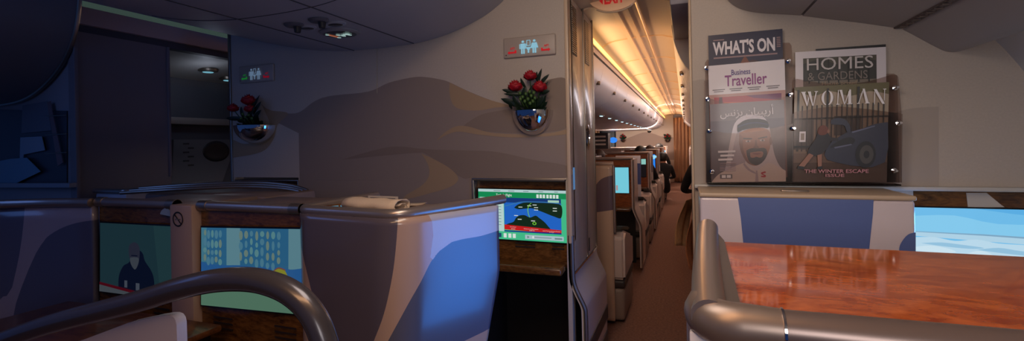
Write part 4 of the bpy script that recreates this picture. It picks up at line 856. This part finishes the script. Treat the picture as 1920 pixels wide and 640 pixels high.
# ================================================================== EXIT sign
c = at(1150, -15, y=2.78); t = thing('exit_sign', 'oval cream EXIT sign with red letters and arrows hanging over the aisle', 'sign', c)
hw, hh = .155, .108
b = B(); prism(b, [(c.x+x, c.y, c.z+z) for x, z in ell(0, 0, hw, hh, 48)], (0, .03, 0)); es_ = list({e for f in b.faces if len(f.verts) > 4 for e in f.edges}); bmesh.ops.bevel(b, geom=es_, offset=.006, segments=2, affect='EDGES'); obj('sign_body', b, mat('exit_cream', (232, 186, 146), .4, emit=(210, 150, 105), es=.12), t)
sh = Sheet((c.x-hw, c.y, c.z+hh), (c.x+hw, c.y, c.z+hh), (c.x-hw, c.y, c.z-hh)); ER = mat('exit_red', (190, 12, 22), .4, emit=(200, 14, 22), es=.35)
text('lettering', t, sh, 'EXIT', (.33, .50, .70, .815), ER, .035, .004)
decal('arrow', t, sh, [(ER, [(.235, .70), (.30, .60), (.30, .81)])], .004); decal('arrow', t, sh, [(ER, [(.805, .66), (.74, .57), (.74, .77)])], .004)
b = B(); tube(b, [(c.x+x, c.y+.002, c.z-.004+z) for x, z in ell(0, 0, hw, hh+.004, 20, math.pi*1.28, math.pi*1.72)], .006, 8); obj('lower_lip', b, CREAM, t)
b = B(); box(b, c.x-.03, c.x+.03, c.y+.004, c.y+.026, c.z+hh-.01, 2.62, .004); obj('mount', b, CREAM, t)

# ================================================================== people (seated), one continuous body each
def seated_body():
    J = {'pel': (0, 0, .52, .125), 'sp': (0, -.04, .74, .12), 'ch': (0, -.08, .96, .125), 'nk': (0, -.07, 1.09, .052), 'hd0': (0, -.045, 1.16, .075), 'hd1': (0, -.04, 1.235, .088), 'hd2': (0, -.05, 1.285, .06), 'nose': (0, .065, 1.195, .013)}
    E = [('pel', 'sp'), ('sp', 'ch'), ('ch', 'nk'), ('nk', 'hd0'), ('hd0', 'hd1'), ('hd1', 'hd2'), ('hd1', 'nose')]
    for s, n in ((-1, 'l'), (1, 'r')):
        J.update({n+'sh': (s*.17, -.08, 1.01, .062), n+'el': (s*.26, .0, .78, .043), n+'wr': (s*.20, .22, .74, .027), n+'pm': (s*.19, .29, .735, .026), n+'hp': (s*.09, .03, .50, .10), n+'kn': (s*.12, .45, .53, .062), n+'an': (s*.12, .50, .10, .042), n+'toe': (s*.13, .64, .05, .035), n+'ear': (s*.088, -.05, 1.19, .014)})
        E += [('ch', n+'sh'), (n+'sh', n+'el'), (n+'el', n+'wr'), (n+'wr', n+'pm'), ('pel', n+'hp'), (n+'hp', n+'kn'), (n+'kn', n+'an'), (n+'an', n+'toe'), ('hd1', n+'ear')]
        for k in range(4):
            x = s*(.162+.019*k); L = (.036, .043, .046, .040)[3-k]
            J.update({n+'f%da' % k: (x, .325, .735, .0095), n+'f%db' % k: (x, .325+L, .728, .009), n+'f%dc' % k: (x-s*.003, .325+L*1.5, .705, .007)})
            E += [(n+'pm', n+'f%da' % k), (n+'f%da' % k, n+'f%db' % k), (n+'f%db' % k, n+'f%dc' % k)]
        J.update({n+'ta': (s*.150, .275, .735, .011), n+'tb': (s*.135, .315, .725, .009)}); E += [(n+'wr', n+'ta'), (n+'ta', n+'tb')]
    me = bpy.data.meshes.new('b'); ks = list(J); me.from_pydata([J[k][:3] for k in ks], [(ks.index(a), ks.index(c)) for a, c in E], [])
    o = bpy.data.objects.new('b', me); COL.objects.link(o); s = o.modifiers.new('s', 'SKIN')
    for i, k in enumerate(ks): me.skin_vertices[0].data[i].radius = (J[k][3], J[k][3])
    me.skin_vertices[0].data[0].use_root = True
    m = o.modifiers.new('u', 'SUBSURF'); m.levels = 2; m.render_levels = 2
    dg = bpy.context.evaluated_depsgraph_get(); dg.update(); out = bpy.data.meshes.new_from_object(o.evaluated_get(dg)); bpy.data.objects.remove(o)
    return out
BODY = seated_body()
SKIN = mat('skin_tone', (170, 118, 92), .5)
def person(label, loc, rot, top, leg, hair, group='passengers in the far cabin'):
    t = thing('person', label, 'person', loc, group); t.rotation_euler = (0, 0, rot)
    me = BODY.copy(); me.name = 'body'; me.materials.clear()
    for m_ in (top, leg, SKIN): me.materials.append(m_)
    for p_ in me.polygons:
        c = p_.center; p_.use_smooth = True
        p_.material_index = 2 if c.z > 1.10 or (c.y > .24 and c.z > .66 and abs(c.x) > .10) else 1 if c.z < .62 and not (c.z > .60 and abs(c.y) < .1) else 0
    o = bpy.data.objects.new('body', me); COL.objects.link(o); o.parent = t
    b = B(); c = Vector((0, -.055, 1.235)); ball(b, c, .118, .93, 1.05, 1.0, 20)
    bmesh.ops.delete(b, geom=[v for v in b.verts if v.co.z < 1.14 or (v.co.y > .0 and v.co.z < 1.275)], context='VERTS')
    me = bpy.data.meshes.new('hair'); b.to_mesh(me); b.free(); me.materials.append(hair)
    for p_ in me.polygons: p_.use_smooth = True
    h_ = bpy.data.objects.new('hair', me); COL.objects.link(h_); h_.parent = t; s = h_.modifiers.new('thickness', 'SOLIDIFY'); s.thickness = .012
    return t
CB = mat('cloth_black', (24, 22, 26), .85); CBR = mat('cloth_brown', (110, 72, 48), .9, noise=.1); HB = mat('hair_black', (22, 17, 16), .5); HBR = mat('hair_brown', (62, 38, 26), .55); CG = mat('cloth_grey', (92, 88, 92), .85)

# ================================================================== far cabin seat rows
ROWS = [3.62, 5.12, 7.45, 9.8, 12.15, 14.5]
CROWS = [4.2, 5.75, 7.0, 8.6, 9.95, 11.5, 12.85, 14.4]
ORD = ['first', 'second', 'third', 'fourth', 'fifth', 'sixth', 'seventh', 'eighth', 'ninth']
XS = -.525
FINP = [(XS, 1.20), (XS, .74), (XS+.006, .66), (XS+.045, .56), (XS+.07, .50), (XS+.074, .40), (XS+.074, .05)]
FIN = [tuple(p)[:2] for p in spline([(x, z, 0) for x, z in FINP], 4)]
FLAC = mat('fin_lacquer', (206, 190, 184), .25, coat=.4); POD = mat('pod_plastic', (210, 190, 180), .35); PODL = mat('pod_lower', (150, 130, 118), .5); BAND = mat('band_dark', (58, 48, 46), .5)
def pod(t, y0, y1, w0=XS-.2, w1=XS+.075):
    b = B(); box(b, w0, w1-.006, y0, y1, .02, .27, .03, 3); obj('pod_base', b, PODL, t)
    b = B(); box(b, w0-.002, w1, y0-.004, y1+.004, .27, .335, .02, 3); obj('pod_band', b, BAND, t)
    b = B(); prism(b, [(w0, y0, .335), (w0, y1, .335), (w0, y1, .58), (w0, y0+.10, .70), (w0, y0, .66)], (w1-w0, 0, 0)); es_ = [e for e in b.edges]; bmesh.ops.bevel(b, geom=es_, offset=.02, segments=3, affect='EDGES'); obj('pod_shell', b, POD, t)
    b = B(); prism(b, [(w1-.10, y0+.03, .715), (w1-.02, y0+.03, .715), (w1-.02, y1-.08, .63), (w1-.10, y1-.08, .63)], (0, 0, .028)); bmesh.ops.bevel(b, geom=list(b.edges), offset=.008, segments=2, affect='EDGES'); obj('armrest', b, mat('armrest_olive', (64, 60, 50), .5), t)
def disp(kind):
    if kind == 'cyan': return [(G('far_cyan', (120, 208, 226), .9), rect(0, 0, 1, 1)), (G('far_cyan2', (160, 220, 228), .9), rect(.3, 0, .34, .9)), (G('far_cyan2', (160, 220, 228), .9), rect(.62, .15, .66, .9)), (G('far_dark', (28, 34, 48), .8), sm([(0, .74), (.2, .76), (.4, .72), (.5, .68), (.6, .78), (.7, 1.0)], 3)+[(0, 1)]), (G('far_rose', (190, 150, 150), .8), rect(.72, .7, .76, .9))]
    if kind == 'blue': return [(G('far_blue', (40, 130, 235), 1.0), rect(0, 0, 1, 1)), (G('far_pale', (150, 220, 250), 1.0), sm([(0, .1), (.5, .2), (1, .05), (1, .3), (.5, .5), (0, .35), (0, .1)], 3)), (G('far_dark', (28, 34, 48), .8), [(.5, .5), (.8, .55), (.9, .8), (.6, .8)])]
    if kind == 'green': return [(G('far_dark2', (40, 34, 38), .3), rect(0, 0, 1, 1)), (G('far_mint', (150, 210, 200), .8), rect(.86, .0, 1, .3))]
    return [(mat('screen_off', (24, 20, 22), .2), rect(0, 0, 1, 1))]
KIND = [None, 'cyan', 'green', 'blue', 'off', 'blue']
DESC = {'cyan': 'with a bright cyan screen', 'green': 'with a mostly dark screen', 'off': 'with its screen switched off', 'blue': 'with a glowing blue screen'}
for i, y in enumerate(ROWS):
    if i == 0:
        t = thing('seat_shell', 'beige and mauve patterned seat shell standing just behind the tall closet', 'seat', (-.8, y, 0), 'seat shells along the far aisle')
        b = B(); rows = [[(XS-.70+.70*k/24-(.0 if z > .34 else .0), y+.0005*k, z) for k in range(25)] for z in [1.215-.0245*j for j in range(49)]]
        loft(b, rows); p = obj('shell', b, shellmat('first_shell_lacquer', [(206, 172, 146), (112, 92, 100)]), t, angle=60)
        paint(p, [sm([(1111, 370), (1116, 352), (1128, 336), (1142, 330), (1152, 328)], 4)+[(1165, 328), (1165, 390), (1140, 394), (1110, 398)]], px)
        md = p.modifiers.new('thickness', 'SOLIDIFY'); md.thickness = .05; md.offset = 1 if False else -1
        rail(t, [(-1.22, y+.01, 1.225), (XS+.006, y+.01, 1.225)], .018); tb('edge_post', METAL, t, [(XS+.004, y+.02, .70), (XS+.004, y+.02, 1.21)], .012)
        pod(t, y+.02, y+.62)
    else:
        t = thing('screen_seat', '%s wood framed seat back behind the closet, %s' % (ORD[i], DESC[KIND[i]]), 'seat', (-.8, y, 0), 'seat backs along the far aisle')
        b = B(); box(b, -1.16, XS-.022, y+.02, y+.05, .68, 1.20); obj('wood_panel', b, burl('burl_far', (96, 44, 14), (176, 98, 40), .3, .3) if i == 1 else bpy.data.materials['burl_far'], t)
        rail(t, [(-1.18, y+.02, 1.212), (XS-.004, y+.02, 1.212)], .017)
        b = B(); strip(b, FIN, y, y+.46, (-.022, 0, 0)); obj('side_fin', b, FLAC, t, angle=50)
        b = B(); tube(b, [(x, y, z) for x, z in FIN], .009, 8); obj('fin_trim', b, METAL, t)
        b = B(); box(b, -1.16, XS-.03, y+.40, y+.43, 0, .68); obj('footwell', b, DARK, t)
        b = B(); box(b, -1.16, XS-.03, y-.10, y+.05, .655, .69, .01); obj('table_edge', b, BURLD, t)
        sh = Sheet((-1.06, y+.014, 1.115), (XS-.05, y+.014, 1.115), (-1.06, y+.014, .84)); screen(t, sh, disp(KIND[i]), depth=.005)
        pod(t, y+.52, y+1.08)
        if i < 5: pod(t, y+1.45, y+2.0)
        b = B(); yw = y+.84; box(b, XS-.30, XS+.002, yw, yw+.03, .34, 1.215, .006)
        w = obj('wing', b, [WHITE if i == 1 else FLAC], t)
        b = B(); box(b, XS-.29, XS+.0035, yw-.0015, yw+.02, .86, 1.12); obj('colour_band', b, BLUEL if i == 1 else mat('wing_mauve', (150, 132, 134), .3), w)
for i, yc in enumerate(CROWS):
    t = thing('centre_seat_shell', '%s low grey centre seat shell beyond the closet with a metal top rail' % ORD[i], 'seat', (-2.1, yc, 0), 'centre seat shells in the far cabin')
    b = B(); box(b, -2.95, -1.25, yc, yc+.5, 0, 1.18, .02); obj('shell', b, FLAC, t)
    rail(t, [(-2.95, yc, 1.20), (-1.25, yc, 1.20)], .018)
    b = B(); box(b, -2.9, -1.3, yc-.012, yc+.01, .6, 1.15); obj('wood_panel', b, bpy.data.materials['burl_far'], t)
for i, y in enumerate((7.9, 9.4, 10.9, 12.4, 13.9, 15.3)):
    t = thing('right_seat_shell', 'pale seat shell edge on the right of the far aisle, %s visible from the front' % ORD[i], 'seat', (.5, y, 0), 'seat shells on the right of the far aisle')
    b = B(); box(b, .115, .9, y, y+.35, 0, 1.2, .03); obj('shell', b, POD, t)
    b = B(); box(b, .10, .125, y-.01, y+.7, .1, 1.15, .01); obj('side_fin', b, FLAC, t); rail(t, [(.12, y, 1.21), (.9, y, 1.21)], .017)
# ================================================================== far cabin overhead bins
bp = [(-.655, 2.075), (-.66, 2.03), (-.675, 1.965), (-.70, 1.905), (-.75, 1.84), (-.84, 1.785), (-.98, 1.745), (-1.2, 1.73), (-1.83, 1.725), (-2.46, 1.73), (-2.68, 1.745), (-2.82, 1.785), (-2.91, 1.84), (-2.96, 1.905), (-2.99, 1.99), (-3.0, 2.08)]
BPF = [tuple(p)[:2] for p in spline([(x, z, 0) for x, z in bp], 3)]
for k in range(14):
    y0 = 3.17+.95*k; y1_ = min(y0+.945, 16.0)
    if y1_-y0 < .2: break
    t = thing('overhead_bin', 'pale centre overhead bin number %d counting away from the closet' % (k+1), 'overhead bin', (-1.83, y0, 1.9), 'centre overhead bins of the far cabin')
    b = B(); strip(b, BPF, y0, y1_, (0, 0, .015)); obj('bin_shell', b, BIN, t, angle=60)
    yl = y0+.88 if k else y0+.86; b = B()
    lathe(b, [(.001, .026), (.016, .024), (.019, .012), (.014, .0), (.020, -.004)], (-.700, y0+.88, 1.902), 'x', 14); obj('latch', b, STEEL, t)
    b = B(); box(b, -.668, -.650, y0, y1_, 2.076, 2.092); obj('upper_gap', b, BLACK, t)
for k in range(15):
    y = 5.45+.72*k; z = 1.738
    t = thing('reading_light', 'small pale reading light pair number %d under the centre bins, counting away from the closet' % (k+1), 'light', (-1.0, y, z), 'reading lights under the centre bins')
    b = B(); box(b, -1.09, -.99, y-.05, y+.05, z-.006, z+.004, .003); obj('light_base', b, STEEL, t)
    b = B()
    for dy in (-.025, .025): lathe(b, [(.001, -.014), (.017, -.013), (.02, -.006)], (-1.025, y+dy, z), 'z', 12)
    obj('lens', b, G('reading_glow', (205, 240, 250), 1.6), t)
# right far bins
bq = [(-.075, 2.19), (-.06, 2.09), (-.02, 1.97), (.04, 1.88), (.14, 1.80), (.3, 1.76), (.9, 1.72), (1.36, 1.72)]
BQF = [tuple(p)[:2] for p in spline([(x, z, 0) for x, z in bq], 3)]
b = B(); prism(b, [(x, 3.50, z) for x, z in BQF+[(1.36, 2.3), (-.075, 2.3)]], (0, .05, 0)); struct('trim_13', b, mat('bin_end_plastic', (196, 186, 184), .45))
for k in range(14):
    y0 = 3.56+.95*k; y1_ = min(y0+.945, 16.0)
    if y1_-y0 < .2: break
    t = thing('overhead_bin', 'right overhead bin number %d beyond the right bulkhead, counting into the distance' % (k+1), 'overhead bin', (.4, y0, 1.9), 'right overhead bins of the far cabin')
    b = B(); strip(b, BQF, y0, y1_, (0, 0, .015)); obj('bin_shell', b, BIN, t, angle=60)
    b = B(); lathe(b, [(.001, -.030), (.016, -.028), (.020, -.014), (.014, 0), (.02, .004)], (-.005, y0+.5, 1.94), 'x', 14); obj('latch', b, STEEL, t)
# left far outboard bins
t = thing('overhead_bin', 'pale outboard overhead bins seen below the centre bins, far left of the far cabin', 'overhead bin', (-4.2, 9, 1.8))
lp = [(-3.62, 2.18), (-3.64, 2.05), (-3.72, 1.90), (-3.86, 1.80), (-4.1, 1.76), (-4.6, 1.74), (-5.06, 1.74)]
b = B(); strip(b, [tuple(p)[:2] for p in spline([(x, z, 0) for x, z in lp], 3)], 5.3, 15.9, (-.01, 0, .02)); obj('bin_shell', b, BIN, t, angle=60)
b = B()
for k in range(11): ball(b, (-3.675, 5.8+.95*k, 1.96), .022, seg=10)
obj('latches', b, STEEL, t)['kind'] = 'stuff'

# ---- end wall vases, curtains, camera dome
for u, lab in ((1168.5, 'small dark flower vase on the far end wall, left one'), (1251.5, 'small dark flower vase on the far end wall, right one beside the curtain')):
    c = at(u, 262, y=YE-.05); t = thing('flower_vase', lab, 'vase', c, 'vases on the far end wall')
    b = B(); lathe(b, [(.11*math.cos(a), -.11*math.sin(a)) for a in (1.5, 1.2, .9, .6, .3, 0)]+[(.002, .005)], (c.x, YE-.005, c.z), 'z', 20, half=True); obj('bowl', b, CHROME, t)
    b = B()
    for k in range(34):
        a = random.uniform(0, 6.28); leaf(b, (c.x+.02*math.cos(a), YE-.05, c.z-.01), (c.x+random.uniform(-.13, .13), YE-.06-random.uniform(0, .07), c.z+random.uniform(.05, .2)), .022)
    obj('foliage', b, mat('foliage_dark'), t)
    b = B()
    for k in range(3): ball(b, (c.x+(-.06, .0, .06)[k], YE-.12, c.z+(.10, .17, .11)[k]), .03, seg=10)
    obj('roses', b, ROSE, t)['kind'] = 'stuff'
c = at(1217.5, 246, y=YE-.02); b = B(); lathe(b, [(.001, -.06), (.05, -.045), (.07, 0)], c, 'z', 16); tag(obj('camera_dome', b, DARK), 'tiny dark dome high on the far end wall under the centre bins', 'camera')
def curtain(name, label, x0, x1, y, z0, z1, folds, m):
    b = B(); n = folds*10; rows = []
    for z in [z1+(z0-z1)*j/10 for j in range(11)]:
        rows.append([(x0+(x1-x0)*k/n, y+.045*math.sin(2*math.pi*folds*k/n)+.012*math.sin(k*1.3+z*2), z) for k in range(n+1)])
    loft(b, rows); o = obj(name, b, m, angle=80, solid=.006); tag(o, label, 'curtain')
CUR = mat('curtain_brown', (156, 112, 82), .9, noise=.1, nscale=80)
curtain('curtain', 'brown pleated curtain closing the end of the far aisle', -.36, .62, 16.2, .03, 2.12, 9, CUR)
curtain('curtain', 'drawn pale brown curtain at the far left beside the dark doorway', -3.35, -2.75, 16.1, .03, 2.15, 6, mat('curtain_pale', (170, 134, 104), .9))
b = B(); box(b, -2.72, -2.28, 16.3, 16.34, 0, 2.1, .01); dr = obj('doorway', b, mat('door_dark_teal', (44, 54, 60), .5)); tag(dr, 'dark teal doorway panel at the far end left of the end wall', 'door')
c = at(1149.5, 263, y=16.28); b = B(); lathe(b, [(.001, -.012), (.13, -.010), (.14, .0)], (c.x, 16.295, c.z), 'y', 24, sx=1, sy=.7)
o = obj('blue_lamp', b, G('blue_lamp_glow', (40, 130, 235), 1.1)); tag(o, 'small oval blue light glowing on the far doorway', 'light')
# stowed service cart with pale drawers, far left
c = at(1124, 262, y=12.15); t = thing('service_cart', 'dark cabinet with pale drawer fronts at the far left of the far cabin', 'cabinet', (c.x, 12.15, 0))
b = B(); box(b, c.x-.25, c.x+.22, 12.15, 12.55, 0, 1.62, .01); obj('body', b, mat('cart_dark', (44, 36, 36), .5), t)
for k in range(3): bx('drawer', mat('drawer_pale', (190, 172, 160), .4), t, c.x-.2, c.x+.16, 12.13, 12.16, 1.30+.1*k, 1.345+.1*k, .006)

# ---- passengers
def head_at(u, v, y):
    p = at(u, v, y=y); return p
for (u, v, y, lab, top, hair) in ((1201, 272.5, 8.75, 'dark haired passenger in black, only head top showing above the seats, left of three', CB, HB), (1219, 271.5, 11.15, 'dark haired passenger in grey, head top showing above the seats, middle of three', CG, HBR), (1236, 268, 13.5, 'dark haired passenger with head top showing above the seats, nearest the curtain', CB, HB)):
    p = head_at(u, v, y); person(lab, (p.x, y, p.z-1.357), 0, top, CB, hair)
p = head_at(1123, 279, 7.8); person('passenger in brown seated at the far left below the pale drawers', (p.x, 7.8, p.z-1.357), 0, CBR, CB, HBR)
p = at(1256, 289, y=11.2); person('passenger in black leaning into the far aisle beside the last seats', (-.50, 11.15, p.z-1.30), .22, CB, CB, HB)
p = at(1288, 352, y=5.5); person('passenger in black at the right of the aisle with an elbow out over a blanket', (p.x+.225, 5.45, p.z-.80), 0, CB, CBR, HB)
# ---- blankets hanging into the aisle on the right
def drape(name, label, top, bot, m, n=18, rws=14, amp=.02):
    b = B(); rows = []
    for j in range(rws+1):
        f = j/rws; row = []
        for k in range(n+1):
            s_ = k/n; a = Vector(top[0]).lerp(Vector(top[1]), s_); c = Vector(bot[0]).lerp(Vector(bot[1]), s_)
            q = a.lerp(c, f); q.x -= amp*math.sin(s_*11+f*2.5)*f**.6+.03*math.sin(f*3.1); q.y += amp*math.cos(s_*7+f*4)*f; row.append(q)
        rows.append(row)
    loft(b, rows); o = obj(name, b, m, angle=80, solid=.006); tag(o, label, 'blanket', 'blankets hanging into the aisle'); return o
BK = mat('blanket_beige', (196, 158, 118), .95, noise=.12, nscale=30); BK2 = mat('blanket_brown', (168, 108, 70), .95, noise=.14, nscale=30)
drape('blanket', 'beige blanket hanging to the aisle floor below the black sleeve', (at(1286, 376, y=5.3), at(1300, 372, y=5.9)), (at(1268, 461, y=5.12), at(1293, 462, y=5.4)), BK)
drape('blanket', 'brown blanket bunched against the right side of the aisle, nearest the bulkhead', (at(1296, 412, y=3.9), at(1306, 410, y=4.3)), (at(1295, 505, y=3.7), at(1312, 520, y=3.9)), BK2, amp=.012)

# ---- left door recess details
def recx(u, v, x=-4.745): return at(u, v, x=x)
t = thing('cabin_door', 'pale grey cabin door with oval window beyond the left aisle', 'door', recx(380, 320))
q = [recx(u, v) for u, v in ((322, 262), (436, 262), (428, 300), (412, 345), (318, 345))]; b = B(); prism(b, q, (.03, 0, 0)); obj('door_skin', b, mat('door_skin', (132, 134, 146), .45), t)
cc = recx(402, 284); b = B(); lathe(b, [(.001, .036), (.07, .036), (.10, .04), (.12, .034), (.125, .028)], (-4.745, cc.y, cc.z), 'x', 28, sx=1.25, sy=.9); obj('oval_window', b, mat('oval_dark', (60, 58, 64), .3), t)
b = B()
for k in range(6): p = recx(345+(k % 2)*9, 270+8*k); box(b, -4.72, -4.712, p.y-.03, p.y+.03, p.z-.008, p.z+.008)
obj('placard', b, mat('placard_dark', (80, 78, 84), .6), t)
b = B(); p0, p1 = recx(316, 222), recx(437, 226); box(b, -4.74, -4.66, 2.2, 5.0, p0.z-.06, p0.z+.01, .01); struct('trim_12', b, mat('recess_ledge', (160, 150, 150), .5))
for u, v, lab in ((390, 131, 'round pale reading light glowing in the left door recess ceiling, left one'), (428, 144, 'round pale reading light beside the left bulkhead edge in the recess')):
    z_ = 2.2
    for _ in range(8):
        xx = at(u, v, z=z_).x; K4 = [(-4.76, 2.12), (-4.5, 2.19), (-4.2, 2.235), (-3.72, 2.255)]
        z_ = next((za+(zc-za)*(xx-xa)/(xc-xa) for (xa, za), (xc, zc) in zip(K4, K4[1:]) if xa <= xx <= xc), 2.2)
    c = at(u, v, z=z_) if u < 400 else at(428, 147, x=-4.6)
    c.z -= .012; t = thing('recess_light', lab, 'light', c, 'lights in the left door recess')
    b = B(); lathe(b, [(.001, -.01), (.055, -.012), (.085, -.004), (.09, .02)], c, 'z', 24); obj('rim', b, STEEL, t)
    b = B(); lathe(b, [(.001, -.018), (.045, -.016), (.05, -.010)], c, 'z', 20); obj('lens', b, G('recess_glow', (120, 185, 205), .75), t)
# low seat shells beyond the closet wall at the left
t = thing('seat_shell', 'low pale seat ledge beneath the left door recess', 'seat', (-3.6, 2.3, 0))
b = B(); box(b, -3.66, -3.35, 1.95, 2.62, 0, 1.13, .015); obj('shell', b, mat('panel_white'), t); rail(t, [(-3.66, 1.95, 1.145), (-3.36, 1.95, 1.145), (-3.36, 2.6, 1.145)], .016, fil=.05)
t = thing('seat_shell', 'curved rails of the front row seat below the left vase', 'seat', (-2.6, 2.1, 0))
for k, dz in enumerate((0, .016, .032)): tb('rail', STEEL, t, spline([(-3.0, 1.72+.05*k, 1.165+dz*.5), (-2.75, 1.82+.06*k, 1.175+dz*.6), (-2.45, 2.0+.05*k, 1.18+dz*.5), (-2.22, 2.08+.04*k, 1.168+dz*.3), (-2.08, 2.1+.03*k, 1.15)], 6), .010, seg=10)
b = B(); box(b, -3.0, -2.05, 1.84, 2.2, 0, 1.15, .02); obj('shell', b, mat('console_top_laminate'), t)
